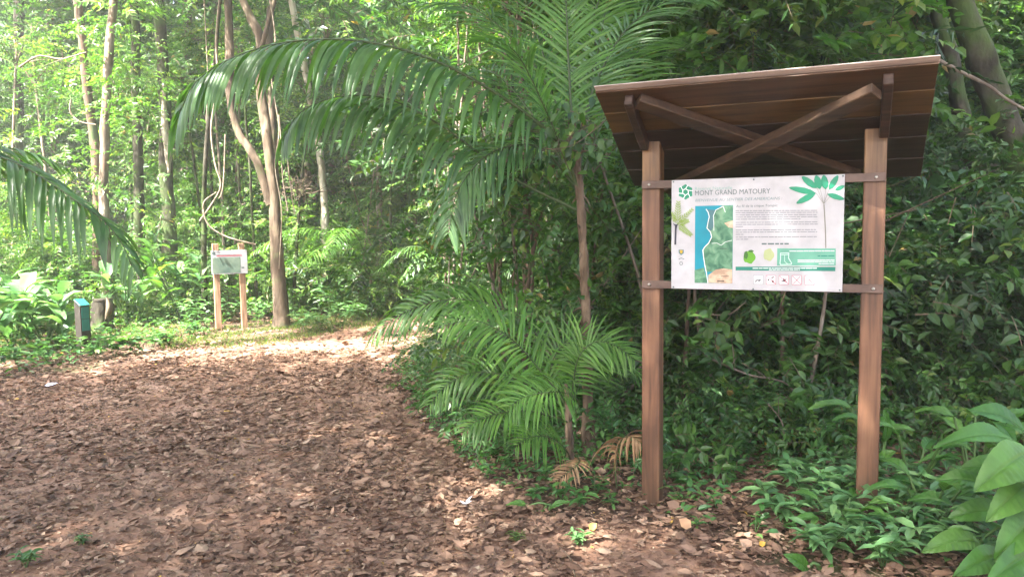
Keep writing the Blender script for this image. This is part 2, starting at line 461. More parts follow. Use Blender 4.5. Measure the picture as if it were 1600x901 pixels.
def patchy(x, y, s=1.0, ph=0.0):
    return .5 + .5 * np.sin(x * 1.9 * s + 1.3 * np.sin(y * 1.1 * s + ph) + ph) * np.sin(y * 1.6 * s + 1.7 * np.sin(x * 1.3 * s) + 2 * ph)


# leaf litter, nobody could count it
mb = MB()
for (n, y0, y1, ls) in ((72000, 1.6, 5.2, .030), (120000, 5.2, 10, .036), (60000, 10, 19, .058)):
    w = .72 * y1 + 1.2
    x, y = scatter(n, -w, w, y0, y1, lambda x, y: np.where(on_path(*wob(x, y)), .22 + .78 * np.clip(patchy(x, y, .9) * .9 + patchy(x, y, 2.7, 2.) * .8 - .35, 0, 1), np.where(x > -.5, .85, .42)))
    m = len(x); th = rng.uniform(0, 2 * np.pi, m)
    z = hgt(x, y) + rng.uniform(.006, .03, m)
    D = np.c_[np.cos(th), np.sin(th), rng.normal(0, .2, m)]
    N = np.c_[rng.normal(0, .26, m), rng.normal(0, .26, m), np.ones(m)]
    L = ls * rng.lognormal(0, .58, m); L = np.clip(L, .012, .095)
    var = np.clip(rng.beta(1.7, 1.7, m) * .95 + (rng.uniform(0, 1, m) > .9985) * .5, 0, 1)
    flip = rng.uniform(0, 1, m) < .5; N[flip] *= -1; z[flip] += .012
    leaves(mb, np.c_[x, y, z], D, N, L, rng.uniform(.4, .85, m), CURL, 0, var)
for q in range(420):
    x0, y0 = rng.uniform(-6, 5), rng.uniform(2.2, 11)
    a = rng.uniform(0, 6.3); l = rng.uniform(.04, .22) * (1 if q % 9 else 2); p0 = np.array([x0, y0, hgt(x0, y0) + .02]); d = np.array([math.cos(a), math.sin(a), rng.uniform(-.03, .1)]) * l
    tube(mb, [p0, p0 + d * .5 + rng.normal(0, .08, 3) * l * [1, 1, .3], p0 + d], [.0035, .003, .0015], 4, mat=1, cap=False)
# crumbled bits and twiglets
x, y = scatter(90000, -6, 6, 1.6, 8); m = len(x); th = rng.uniform(0, 2 * np.pi, m)
leaves(mb, np.c_[x, y, hgt(x, y) + .012], np.c_[np.cos(th), np.sin(th), rng.normal(0, .15, m)], np.c_[rng.normal(0, .5, (m, 2)), np.ones(m)], rng.uniform(.008, .034, m), rng.uniform(.25, .9, m), DIAMOND, 0)
tag(mb.obj('leaf_litter', [M['litter'], M['twig']]), 'brown fallen leaves covering the trail and the forest floor', 'leaf litter', kind='stuff')


# ------------------------------------------------------------------ crown prototypes (leafy sprays round a trunk top)
def crown_mesh(name, rad, hz, n, k, length, leaf, mat, limb=6, tmpl=DIAMOND):
    mb = MB(); nodes = []
    for q in range(limb):
        a = 2 * np.pi * q / limb + rng.uniform(-.4, .4); rr = rad * rng.uniform(.55, .95); zz = hz * rng.uniform(-.25, .8)
        P = np.array([(0, 0, -hz * .5), (rr * .35 * math.cos(a), rr * .35 * math.sin(a), -hz * .15 + zz * .3), (rr * math.cos(a), rr * math.sin(a), zz)])
        Q = cr_curve(P, 9); tube(mb, Q, np.linspace(.055, .012, 9) * (rad / 2.2), 5, mat=1, cap=False)
        nodes += list(Q[3:])
        for b in range(3):
            s = Q[rng.integers(3, 8)]; e = s + np.array([rng.normal(0, .35), rng.normal(0, .35), rng.normal(.1, .25)]) * rad
            T = cr_curve([s, (s + e) / 2 + rng.normal(0, .06, 3) * rad, e], 5); tube(mb, T, np.linspace(.02, .006, 5) * (rad / 2.2), 4, mat=1, cap=False); nodes += list(T[1:])
    nodes = np.array(nodes)
    c = nodes[rng.integers(0, len(nodes), n)] + rng.normal(0, .13, (n, 3)) * rad * np.array([1, 1, .7])
    d = unit(c * np.array([1, 1, .3]) + rng.normal(0, .6, (n, 3)) * rad * .5); d[:, 2] *= .5
    sprays(mb, c, d, rng.uniform(.6, 1.2, n) * length, k, leaf, tmpl=tmpl)
    return mb.mesh(name, [M[mat], M['twig']])


CR_HIGH = [crown_mesh('high_crown', 2.3, 1.6, 620, 12, .55, .17, 'leaf_mid') for _ in range(2)]
CR_LIGHT = [crown_mesh('light_crown', 1.7, 1.5, 300, 12, .5, .13, 'leaf_bright') for _ in range(2)]
CR_DARK = [crown_mesh('dense_crown', 2.6, 1.7, 1000, 12, .6, .19, 'leaf_dark') for _ in range(2)]
CR_SMALL = [crown_mesh('small_crown', .8, .8, 110, 11, .34, .095, 'leaf_bright', 5) for _ in range(2)]


def tree(label, pts, depth, mat, top, crown, cs=1.0, name='tree', group=None, extra=(), rough=.1, crown_z=None, dx=0.0, seg=12):
    """pts: (px, py, width px) from the ground up, as seen in the photograph; top: height where the trunk ends"""
    W = [np.append(at(a, b, depth), w * depth / F / 2) for a, b, w in pts]
    base = W[0].copy(); base[2] = hgt(base[0], base[1]) - .08
    W[0] = base
    lean = (W[-1][:3] - W[-2][:3]) / max(.1, (W[-1][2] - W[-2][2])); lean = np.clip(lean, -.35, .35)
    e = W[-1].copy(); dz = top - e[2]
    if dz > .3:
        e2 = e.copy(); e2[:2] += lean[:2] * dz * .6; e2[0] += dx; e2[2] = top; e2[3] *= .75; W.append((e + e2) / 2 + np.append(rng.normal(0, .04, 3), 0)); W.append(e2)
    W = np.array(W)
    t = thing(name, label, 'tree', (base[0], base[1], hgt(base[0], base[1])), group)
    mb = MB(); n = max(16, int((W[-1][2]) * 5))
    X = cr_curve(W, n); X[:, :2] += np.cumsum(rng.normal(0, .006, (n, 2)), 0)
    tube(mb, X[:, :3], X[:, 3], seg, rough=rough, flare=.45)
    for ex in extra:
        E = np.array([np.append(at(a, b, depth + dd), w * depth / F / 2) for a, b, w, dd in ex])
        tube(mb, E[:, :3], E[:, 3], 9, n=22, rough=rough)
    mb.obj('trunk', M[mat], t)
    if crown:
        me = crown[int(rng.integers(0, len(crown)))]
        tp = W[-1][:3]
        share('crown', me, t, tp + np.array([0, 0, -.2 if crown_z is None else crown_z]), rng.uniform(0, 6), cs)
    return t


# ------------------------------------------------------------------ trees you can tell apart
tree('tall slim brown trunk leaning slightly right beyond the left palm frond', [(152, 470, 17), (150, 280, 15), (136, 140, 13), (122, 0, 12)], 13.8, 'bark_brown', 8.5, CR_HIGH, .8)
tree('slim pale lichen-spotted trunk in front of the leaning brown one', [(168, 470, 16), (164, 300, 14), (168, 150, 13), (179, 0, 12)], 13.2, 'bark_pale', 9, CR_LIGHT, .9)
tree('straight grey-brown trunk in shade between the spotted trunk and the white-streaked one', [(222, 470, 17), (214, 300, 15), (210, 130, 14), (208, 0, 13)], 14.6, 'bark_moss', 9.5, CR_HIGH, .9)
t = tree('dark trunk with a peeling white streak down its sunlit side', [(268, 460, 22), (262, 280, 19), (258, 150, 17), (250, 0, 17)], 14.4, 'bark_moss', 9, CR_HIGH, .9)
mb = MB()
tube(mb, [at(256, 130, 14.23), at(257, 190, 14.22), at(262, 230, 14.22), at(264, 270, 14.22)], [.03, .06, .07, .03], 7, n=18, rough=.25)
mb.obj('white_streak', M['bark_white'], t)
tree('thin dark stem rising behind the drooping tip of the arching palm frond', [(318, 450, 8), (324, 260, 7), (336, 120, 6), (345, 0, 5)], 13, 'bark_moss', 6.5, CR_SMALL, 1.2)
tree('twisted orange-brown tree with forked stems beyond the small map board',
     [(440, 505, 22), (436, 430, 19), (430, 330, 17), (415, 200, 15), (404, 110, 13), (406, 60, 13), (385, 15, 12), (370, -30, 10)], 12.2, 'bark_orange', 6.6, CR_LIGHT, 1.0,
     extra=[[(424, 320, 15, 0), (400, 250, 12, .05), (372, 205, 11, .1), (360, 150, 13, .12), (358, 60, 13, .15), (356, -30, 12, .2)],
            [(431, 350, 14, .25), (428, 250, 14, .3), (424, 150, 12, .35), (420, 60, 13, .4), (428, -40, 11, .5)],
            [(406, 90, 9, 0), (418, 40, 7, -.1), (436, -20, 6, -.15)]], rough=.18)
tree('slender white-barked trunk leaning left above the arching palm frond', [(512, 420, 13), (505, 290, 11), (492, 200, 10), (478, 120, 10), (457, 0, 10)], 14.5, 'bark_white', 9, CR_LIGHT, .8)
tree('short pale trunk under the yellow palm frond', [(601, 440, 12), (600, 400, 11), (594, 340, 10), (590, 260, 9)], 15.5, 'bark_pale', 5.5, CR_SMALL, 1.5)
tree('dark straight trunk in the middle of the bright forest gap', [(626, 450, 11), (628, 380, 10), (629, 240, 10), (633, 120, 9)], 17, 'bark_moss', 8, CR_HIGH, .7)
tree('thin brown sapling trunk between the path bend and the palm', [(826, 490, 13), (822, 400, 12), (819, 290, 11), (815, 200, 9)], 7.2, 'bark_brown', 4.0, CR_SMALL, .9)
tree('pale trunk glimpsed behind the upright palm fronds', [(752, 470, 15), (750, 300, 15), (745, 120, 14), (742, 0, 14)], 16, 'bark_pale', 9, CR_HIGH, .9)
tree('second thin trunk left of the palm, wrapped in leafy creeper', [(775, 480, 8), (780, 380, 8), (795, 280, 7), (800, 200, 6)], 8.2, 'bark_moss', 4.2, CR_SMALL, .8)
tree('thick mossy trunk leaning over at the top right corner', [(1660, 560, 56), (1640, 400, 50), (1590, 240, 44), (1545, 110, 40), (1500, -20, 36)], 7.6, 'bark_moss', 6.5, CR_LIGHT, .9, rough=.14, seg=16)
tree('mossy forked trunk just right of the shelter roof', [(1535, 560, 36), (1530, 400, 33), (1520, 260, 29), (1492, 120, 24), (1455, -10, 20)], 8.4, 'bark_moss', 7, CR_LIGHT, .9,
     extra=[[(1525, 285, 26, 0), (1480, 262, 20, -.2), (1440, 280, 12, -.5)], [(1520, 255, 26, 0), (1570, 275, 22, -.3), (1620, 290, 17, -.6), (1680, 300, 14, -.8)]], rough=.16)
tree('dark upright trunk above the right end of the shelter roof', [(1400, 520, 28), (1390, 300, 25), (1376, 90, 23), (1368, -10, 21)], 9.5, 'bark_moss', 6.5, CR_LIGHT, .8)
tree('dark trunk half hidden behind the board, left of its right post', [(1240, 470, 24), (1225, 250, 22), (1215, 60, 20)], 11, 'bark_moss', 7, CR_LIGHT, .9)
tree('brown trunk standing among palm fronds left of the shelter roof', [(940, 500, 16), (936, 350, 15), (925, 180, 14), (930, 30, 12)], 9.5, 'bark_brown', 7, CR_DARK, .8)
BG = [(25, 18, 16), (90, 20, 14), (295, 20, 15), (345, 21, 13), (470, 19, 12), (545, 20, 15), (575, 22, 14), (660, 21, 13), (700, 18, 11), (860, 17, 16), (990, 15, 15), (1090, 14, 18), (1310, 13, 20), (50, 24, 13), (190, 24, 13), (395, 25, 13), (520, 25, 11), (800, 22, 15), (1020, 22, 16), (1180, 20, 16)]
ORD = 'first second third fourth fifth sixth seventh eighth ninth tenth eleventh twelfth thirteenth fourteenth fifteenth sixteenth seventeenth eighteenth nineteenth twentieth'.split()
BG.sort()
for q, (px, dp, w) in enumerate(BG):
    l = rng.normal(0, 14)
    tree('%s straight trunk deep in the forest, %s of its row counting from the left' % (['mossy', 'brown', 'pale'][q % 3], ORD[q]), [(px, 400, w), (px + l * .5, 200, w * .92), (px + l, 0, w * .85)], dp, ['bark_moss', 'bark_brown', 'bark_pale'][q % 3], rng.uniform(8, 10), CR_HIGH if q % 2 else CR_DARK, .9,
         name='forest_tree', group='trees deep in the forest', seg=8)
for q in range(34):
    px = rng.uniform(-40, 1000) if q < 26 else rng.uniform(1000, 1600); dp = rng.uniform(13.5, 20) if px < 700 else rng.uniform(8.5, 13)
    l = rng.normal(0, 22)
    tree('thin sapling stem among the forest undergrowth', [(px, 440, 5), (px + l * .4, 280, 4.4), (px + l, 120, 3.6)], dp, 'bark_moss' if q % 2 else 'bark_pale', rng.uniform(3.8, 5.5), CR_SMALL, rng.uniform(.8, 1.3),
         name='sapling', group='thin saplings in the undergrowth', seg=6)

# unseen trees added so their crowns shade and dapple the trail (trunks outside the picture)
CAN = [(-10.2, 2.0, 9.5, 1.1), (-7.4, 2.4, 9.0, 1.0), (-4.6, 2.8, 8.6, 1.05), (-11.0, -1.2, 9.3, 1.1), (-8.3, -.8, 9.0, 1.05), (-5.6, -.2, 8.8, 1.05), (-2.8, .4, 8.6, 1.05), (-9.5, -3.8, 9.2, 1.1), (-6.6, -3.2, 9.0, 1.1), (-3.8, -2.6, 8.8, 1.1), (-1.0, -2.4, 8.4, 1.1),
       (-1.8, 3.4, 7.8, 1.0), (-.8, 5.6, 7.6, .95), (1.9, 4.4, 7.0, 1.0), (.2, 1.2, 7.4, 1.05), (3.0, .2, 7.0, .95), (-5.0, -5.8, 9.4, 1.1), (-8, -6.4, 9.4, 1.1), (-7.9, 7.0, 9.0, .85)]
LIGHTER = {1, 2, 4, 5, 6, 8, 9, 10, 11, 14, 15, 18, 19}
for q, (x, y, z, s) in enumerate(CAN):
    tx, ty = x, y
    if abs(x) < .75 * y + .6:          # its trunk stands clear of the view, the limb reaches over
        tx = (.75 * y + 1.5) * (1 if x > -1 else -1)
    b = (tx, ty, float(hgt(tx, ty)))
    t = thing('shade_tree', 'unseen tall tree added so its crown shades the trail', 'tree', b, 'unseen trees added to shade the trail')
    mb = MB(); tube(mb, [(tx, ty, b[2] - .1), (tx + .1, ty, 3), (tx * .9 + x * .1, ty, z * .75), (x, y, z)], [.16, .13, .1, .07], 9, n=20, rough=.1, flare=.8)
    mb.obj('trunk', M['bark_moss'], t)
    share('crown', (CR_LIGHT if q in (5, 9, 10, 14, 18) else CR_HIGH if q in LIGHTER else CR_DARK)[q % 2], t, (x, y, z + .2), rng.uniform(0, 6), s)


# ------------------------------------------------------------------ undergrowth and forest masses
def mass(name, label, cat, n, x0, x1, y0, y1, zf, mats, k=11, length=.4, leaf=.1, width=.42, keep=None, tmpl=DIAMOND, per=13, sig=.34, z0=.0, zp=.9):
    """foliage gathered in loose clumps, each clump with its own tone"""
    m0 = n // per
    x = rng.uniform(x0, x1, m0 * 2); y = rng.uniform(y0, y1, m0 * 2)
    ok = np.abs(x) < .72 * y + 2.0
    if keep is not None: ok &= keep(x, y)
    x, y = x[ok][:m0], y[ok][:m0]; top = zf(x, y)
    z = hgt(x, y) + z0 + np.maximum(top - z0, .1) * rng.uniform(0.0, 1, len(x)) ** zp
    tn = np.clip(rng.normal(.5, .2, len(x)), .05, .95)
    cnt = rng.integers(per // 2, per * 2, len(x)); I = np.repeat(np.arange(len(x)), cnt)
    sc_ = rng.uniform(.6, 1.4, len(x))[I][:, None]
    off = rng.normal(0, 1, (len(I), 3)) * np.array([1, 1, .6]) * sig * sc_
    P = np.c_[x, y, z][I] + off; P[:, 2] = np.maximum(P[:, 2], hgt(P[:, 0], P[:, 1]) + .04)
    k_ = ~on_path(P[:, 0], P[:, 1]) | (P[:, 2] > 2.2); P = P[k_]; off = off[k_]; I = I[k_]; m = len(P)
    d = off / sig * .8 + rng.normal(0, .55, (m, 3)) + np.array([0, -.25, -.05]); d[:, 2] *= .55
    tone = np.clip(tn[I] + rng.normal(0, .1, m), 0, .93)
    mb = MB(); sprays(mb, P, d, rng.uniform(.6, 1.3, m) * length, k, leaf * np.where(rng.uniform(0, 1, len(x)) < .25, 1.35, .95)[I], width, tmpl, tone=tone)
    return tag(mb.obj(name, mats), label, cat, kind='stuff')


LF = lambda m: [M[m], M['twig']]
hi = lambda v, a=1.0: (lambda x, y: v + a * np.sin(x))
mass('forest_foliage', 'far wall of forest leaves closing the view', 'forest', 26000, -32, 32, 23, 36, hi(16, 0), LF('leaf_mid'), 12, .85, .27, sig=.9, per=16)
mass('forest_foliage', 'bright leafy understorey between the left hand trunks', 'forest', 9500, -19, 1, 17.2, 23, hi(7.8), LF('leaf_mid'), 12, .5, .15, sig=.55)
mass('forest_foliage', 'light sprays of leaves hanging in front of the left hand trunks', 'forest', 1300, -11, 0, 11.6, 15.5, hi(6.0), LF('leaf_bright'), 11, .38, .10, sig=.34, z0=1.2, zp=.7, keep=lambda x, y: (np.sin(x * 1.7 + y) > -.3) & (x < -3.8))
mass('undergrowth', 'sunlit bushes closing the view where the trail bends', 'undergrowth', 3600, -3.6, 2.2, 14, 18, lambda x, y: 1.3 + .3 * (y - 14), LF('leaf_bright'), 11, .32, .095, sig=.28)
mass('forest_foliage', 'shaded understorey leaves behind the palm and the shelter', 'forest', 11000, -3, 16, 12.5, 21, hi(7.6), LF('leaf_mid'), 12, .5, .15, sig=.45)
mass('undergrowth', 'sunlit low thicket beyond the small map board', 'undergrowth', 7200, -13, -1.2, 12.4, 17.5, lambda x, y: 1.2 + .8 * np.sin(x * 1.3 + y) + .25 * (y - 12.4), LF('leaf_bright'), 12, .3, .09, keep=lambda x, y: (y > 13.2) | (x < -5.9), sig=.26)
mass('undergrowth', 'leafy bank between the two palm clumps at the path bend', 'undergrowth', 4200, -1.0, 3.6, 5.6, 14.5, lambda x, y: .4 + .55 * np.clip(x, 0, 2) + .06 * (y - 5), LF('leaf_mid'), 12, .2, .055, sig=.2)
mass('undergrowth', 'small leafy weeds crowding the right edge of the trail', 'undergrowth', 3000, -1.4, 2.2, 4.7, 9.5, lambda x, y: .12 + .22 * np.clip(x + 1.2 - .0 * y, 0, 1.2), LF('herb'), 8, .15, .055, sig=.14, per=7)
mass('undergrowth', 'mixed shrubs filling the gap behind the low palm', 'undergrowth', 3600, -.6, 4.5, 8.5, 13, hi(3.4, .5), LF('leaf_mid'), 12, .34, .09, sig=.3)
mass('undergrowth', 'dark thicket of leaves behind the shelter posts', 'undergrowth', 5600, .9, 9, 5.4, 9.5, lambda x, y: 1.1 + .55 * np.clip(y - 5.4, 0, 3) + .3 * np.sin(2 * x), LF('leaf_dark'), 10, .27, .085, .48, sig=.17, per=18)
mass('undergrowth', 'broader glossy leaves standing out of the dark thicket', 'undergrowth', 1500, .9, 8.5, 5.1, 8.5, lambda x, y: 1.5 + .3 * np.clip(y - 5.4, 0, 3) + .3 * np.sin(2 * x), LF('leaf_mid'), 6, .3, .12, .6, tmpl=OVAL, sig=.22, per=6)
mass('undergrowth', 'leafy saplings crowding round the tall palm trunk', 'undergrowth', 900, -.9, 1.4, 5.3, 7.2, lambda x, y: 2.6 + 0 * x, LF('leaf_mid'), 9, .26, .07, .5, tmpl=OVAL, sig=.16, per=9, z0=.5)
mass('undergrowth', 'tall dark tangle of leaves right of the shelter', 'undergrowth', 2000, 3.2, 10, 6.8, 11.5, hi(4.6, .6), LF('leaf_mid'), 8, .36, .13, .6, tmpl=OVAL, sig=.2, per=14, keep=lambda x, y: (x / y < .46) | (y > 9.2))
mass('overhanging_foliage', 'leafy boughs hanging above the shelter roof', 'foliage', 3000, .9, 9, 6.4, 10.5, hi(5.2, .2), LF('leaf_bright'), 9, .42, .15, .56, sig=.34, z0=2.5, tmpl=OVAL, keep=lambda x, y: (x / y < .46) | (y > 9.2))
mass('undergrowth', 'low leafy growth on the forest floor between the shelter posts', 'undergrowth', 1500, .9, 4.6, 4.7, 6.2, lambda x, y: .25 + .3 * np.clip(y - 4.7, 0, 1), LF('leaf_mid'), 8, .2, .07, .5, tmpl=OVAL, sig=.16, per=8)
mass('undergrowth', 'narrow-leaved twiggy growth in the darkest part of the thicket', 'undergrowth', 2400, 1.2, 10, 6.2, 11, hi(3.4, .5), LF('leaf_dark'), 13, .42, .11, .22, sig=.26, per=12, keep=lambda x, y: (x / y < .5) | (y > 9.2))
# low ground cover along both edges
def cover(name, label, n, poly, leaf, mats, hmax=.16, w=.5, tmpl=OVAL, dens=.35):
    P = np.array(poly); x = rng.uniform(P[:, 0].min(), P[:, 0].max(), n); y = rng.uniform(P[:, 1].min(), P[:, 1].max(), n)
    k = in_poly(x, y, poly) & (patchy(x, y, 2.1, .7) > dens * rng.uniform(0, 2, n)); x, y = x[k], y[k]; m = len(x)
    z = hgt(x, y) + rng.uniform(.02, hmax, m); th = rng.uniform(0, 6.3, m)
    mb = MB(); leaves(mb, np.c_[x, y, z], np.c_[np.cos(th), np.sin(th), rng.normal(.1, .3, m)], np.c_[rng.normal(0, .35, (m, 2)), np.ones(m)], leaf * rng.uniform(.6, 1.4, m), w, tmpl, 0)
    return tag(mb.obj(name, mats), label, 'ground cover', kind='stuff')


G = lambda *qs: [tuple(gnd(*q)[:2]) for q in qs]
cover('ground_cover', 'low green leaves along the left edge of the trail', 9000, G((-150, 640), (0, 598), (110, 578), (240, 550), (330, 530), (330, 500), (150, 490), (-150, 500)), .085, LF('herb'), .22, dens=.3)
cover('ground_cover', 'small creeping leaves on the right edge of the trail', 12000, G((690, 505), (640, 560), (625, 610), (665, 680), (740, 745), (850, 800), (1000, 820), (1000, 640), (900, 540), (760, 495)), .045, LF('herb'), .16, dens=.45)
cover('ground_cover', 'scattered green leaves under and behind the shelter', 5200, G((1000, 810), (1130, 850), (1250, 900), (1600, 900), (1650, 700), (1100, 620), (1000, 640)), .06, LF('herb'), .14, dens=.6)
# grass: blades
def grass(name, label, n, poly, h, mat):
    P = np.array(poly); x = rng.uniform(P[:, 0].min(), P[:, 0].max(), n); y = rng.uniform(P[:, 1].min(), P[:, 1].max(), n)
    k = in_poly(x, y, poly) & (patchy(x, y, 1.7, .2) > .5 * rng.uniform(0, 1, n)); x, y = x[k], y[k]; m = len(x); th = rng.uniform(0, 6.3, m)
    mb = MB(); leaves(mb, np.c_[x, y, hgt(x, y)], np.c_[.6 * np.cos(th), .6 * np.sin(th), np.ones(m)], np.c_[-np.cos(th), -np.sin(th), .3 * np.ones(m)], h * rng.uniform(.4, 1.3, m), .12, DIAMOND, 0)
    return tag(mb.obj(name, M[mat]), label, 'grass', kind='stuff')


grass('grass', 'sunlit yellow-green grass fringe in front of the map board', 14000, G((250, 552), (360, 546), (470, 533), (600, 508), (600, 492), (430, 505), (250, 525)), .07, 'grass')
grass('grass', 'thin pale grass growing behind the marker post', 9000, G((-100, 560), (250, 530), (330, 505), (200, 480), (-100, 490)), .11, 'grass')


# ------------------------------------------------------------------ palms
def frond(parent, ctrl, leaf_len, mat='palm', n=34, width=.034, droop=1.1, splay=.95, lift=.25, bare=.12, rr=.012, name='frond', tip=.35, seg=6, asym=0.0, tw=0.0, fw=.4, face=0.0, fl=0.0):
    P = cr_curve(np.array(ctrl, float), 48)
    s = np.r_[0, np.cumsum(np.linalg.norm(np.diff(P, axis=0), axis=1))]; s /= s[-1]
    mb = MB(); tube(mb, P, rr * (1 - .85 * s), 6, mat=1, cap=False)
    T = unit(np.gradient(P, axis=0))
    tt = np.linspace(bare, .995, n)
    for side in (-1, 1):
        t = np.clip(tt + rng.normal(0, .004, n), 0, 1)
        p = np.stack([np.interp(t, s, P[:, q]) for q in range(3)], 1); Tn = unit(np.stack([np.interp(t, s, T[:, q]) for q in range(3)], 1))
        up = unit(np.array([tw, -face, 1.0])); S = np.cross(Tn, up); bad = np.linalg.norm(S, axis=1) < .25
        S = unit(np.where(bad[:, None], np.array([0, -1.0, 0]) + 0 * S, S)); N = np.cross(S, Tn)
        u = (t - bare) / (1 - bare)
        prof = np.minimum(1, .45 + 2.2 * u) * (1 - (1 - tip) * (np.clip(u - .55, 0, 1) / .45) ** 1.6)
        Ln = leaf_len * prof * np.where(rng.uniform(0, 1, n) < .05, .6, 1) * rng.uniform(.88, 1.08, n) * (1 + asym * side)
        fwd = fw + .55 * u
        d = unit(Tn * fwd[:, None] + S * (side * splay) + N * (lift * (1 - .4 * u))[:, None] + rng.normal(0, .09, (n, 3)))
        Wd = width * np.minimum(1, .5 + Ln / leaf_len * .6)
        rows = [p]; dirs = [d]; cur = p.copy(); dd = d.copy()
        for q in range(seg):
            dd = unit(dd + np.array([0, 0, -1.0]) * (droop / seg) * (.5 + q / seg if not fl else 1.5 - q / seg * 1.0)); cur = cur + dd * (Ln / seg)[:, None]; rows.append(cur.copy()); dirs.append(dd.copy())
        rows = np.stack(rows, 1); dirs = np.stack(dirs, 1)     # n, seg+1, 3
        Wv = unit(Tn * 1.0 - (np.sum(Tn[:, None] * dirs, -1, keepdims=True) * dirs)[:, 0] * 1.0)
        Wv = unit(np.cross(np.cross(dirs, Tn[:, None] + 0 * dirs), dirs))
        Wv = np.where(np.sum(Wv * Tn[:, None], -1, keepdims=True) < 0, -Wv, Wv)
        q_ = np.linspace(0, 1, seg + 1); wp = np.clip(np.minimum(.25 + 3 * q_, 1) * (1 - q_ ** 3.0), 0.02, 1)
        hw = .5 * Wd[:, None, None] * wp[None, :, None]
        fold = np.cross(dirs, Wv) * hw * .45
        A = rows - Wv * hw + fold; B = rows; Cc = rows + Wv * hw + fold
        V = np.stack([A, B, Cc], 2).reshape(-1, 3)
        r_ = seg + 1; base = (np.arange(n) * r_ * 3)[:, None]
        Q = []
        for q in range(seg):
            a = q * 3; b = (q + 1) * 3
            Q += [[a, a + 1, b + 1, b], [a + 1, a + 2, b + 2, b + 1]]
        Q = (np.array(Q)[None] + base[:, :, None]).reshape(-1, 4)
        mb.quads(V, Q, mat=0, smooth=True, var=np.repeat(np.clip(.5 + rng.normal(0, .25, n), 0, 1), r_ * 3))
    return mb.obj(name, [M[mat], M['rachis']], parent)


def A(*q): return [at(*v) for v in q]


b = gnd(922, 722)
D0 = float(b[1])
palm = thing('palm', 'trailside palm with brown fibrous trunk and long arching fronds left of the shelter', 'palm', (b[0], b[1], hgt(b[0], b[1])))
mb = MB()
tube(mb, [b - [0, 0, .06], at(918, 600, D0), at(914, 450, D0), at(908, 330, D0), at(900, 250, D0), at(893, 190, D0)], np.array([.045, .036, .029, .027, .026, .024]), 12, n=60, rough=.22, flare=.5)
for q in range(46):  # torn leaf bases and fibres on the trunk
    z = rng.uniform(.15, 2.2); P0 = np.array([b[0] + (-.045 - .03 * z) * .6, b[1], z]); a = rng.uniform(0, 6.3)
    e = P0 + np.array([math.cos(a) * .07, math.sin(a) * .07, rng.uniform(-.1, .12)])
    tube(mb, [P0, (P0 + e) / 2 + [0, 0, .01], e], [.012, .008, .002], 4, cap=False)
mb.obj('trunk', M['palm_trunk'], palm)
D = D0
frond(palm, A((905, 300, D), (878, 232, D - .05), (843, 194, D - .1), (769, 142, D - .15), (672, 92, D - .2), (560, 64, D - .25), (450, 66, D - .3), (360, 92, D - .32), (305, 130, D - .35), (280, 178, D - .35)), .54, n=58, width=.036, droop=2.0, splay=.6, lift=.25, bare=.14, rr=.014, seg=8, tip=.6, fw=.25, face=.5, fl=1)
frond(palm, A((905, 330, D + .1), (800, 278, D + .1), (750, 241, D + .1), (695, 200, D + .1), (633, 165, D + .1), (580, 150, D + .1), (516, 154, D + .05), (465, 180, D), (440, 222, D)), .54, n=52, width=.030, droop=1.9, splay=.7, lift=.1, bare=.2, rr=.012, seg=8, fw=.4, face=.5, fl=1)
frond(palm, A((905, 300, D + .2), (850, 235, D + .2), (800, 228, D + .1), (752, 250, D), (715, 300, D - .05), (700, 365, D - .1)), .42, n=40, width=.026, droop=1.5, splay=.8, lift=.1, bare=.25, rr=.01, seg=6, face=.6)
frond(palm, A((902, 290, D), (893, 180, D), (888, 90, D + .05), (884, 0, D + .1), (876, -90, D + .1)), .42, 'palm_young', n=40, width=.02, droop=0.49, splay=1.0, lift=0, bare=.25, rr=.012, face=.3, fw=.75)
frond(palm, A((902, 290, D), (880, 190, D + .2), (840, 110, D + .3), (790, 50, D + .4), (730, 10, D + .5), (660, 5, D + .5)), .42, n=40, width=.02, droop=0.70, splay=1.0, lift=.1, bare=.2, face=.3, fw=.75)
frond(palm, A((902, 290, D), (915, 180, D + .1), (945, 100, D + .2), (985, 40, D + .3), (1050, 0, D + .4), (1110, 0, D + .4)), .42, n=40, width=.02, droop=0.77, splay=1.0, lift=.1, bare=.2, face=.3, fw=.75)
frond(palm, A((902, 290, D), (905, 150, D + .4), (920, 60, D + .6), (945, -30, D + .8), (975, -120, D + 1.0)), .42, 'palm_young', n=36, width=.02, droop=0.56, splay=1.0, lift=0, bare=.25, face=.3, fw=.75)
frond(palm, A((902, 290, D), (870, 180, D + .5), (850, 90, D + .8), (820, 0, D + 1.1), (790, -80, D + 1.3)), .42, n=36, width=.02, droop=0.63, splay=1.0, bare=.25, face=.3, fw=.75)
frond(palm, A((903, 300, D), (925, 240, D + .3), (960, 215, D + .5), (1000, 230, D + .7), (1035, 290, D + .8)), .42, n=32, width=.02, droop=1.05, splay=.9, bare=.2, face=.3, fw=.75)
frond(palm, A((905, 300, D), (880, 250, D + .4), (840, 250, D + .7), (800, 290, D + .9), (775, 360, D + 1.0)), .4, n=32, width=.02, droop=1.05, splay=.9, bare=.2, face=.3, fw=.75)
0 and frond(palm, A((904, 310, D), (915, 330, D - .2), (935, 380, D - .3), (945, 450, D - .32)), .16, 'palm_dead', n=24, width=0.0230, droop=2.2, splay=.5, bare=.3)

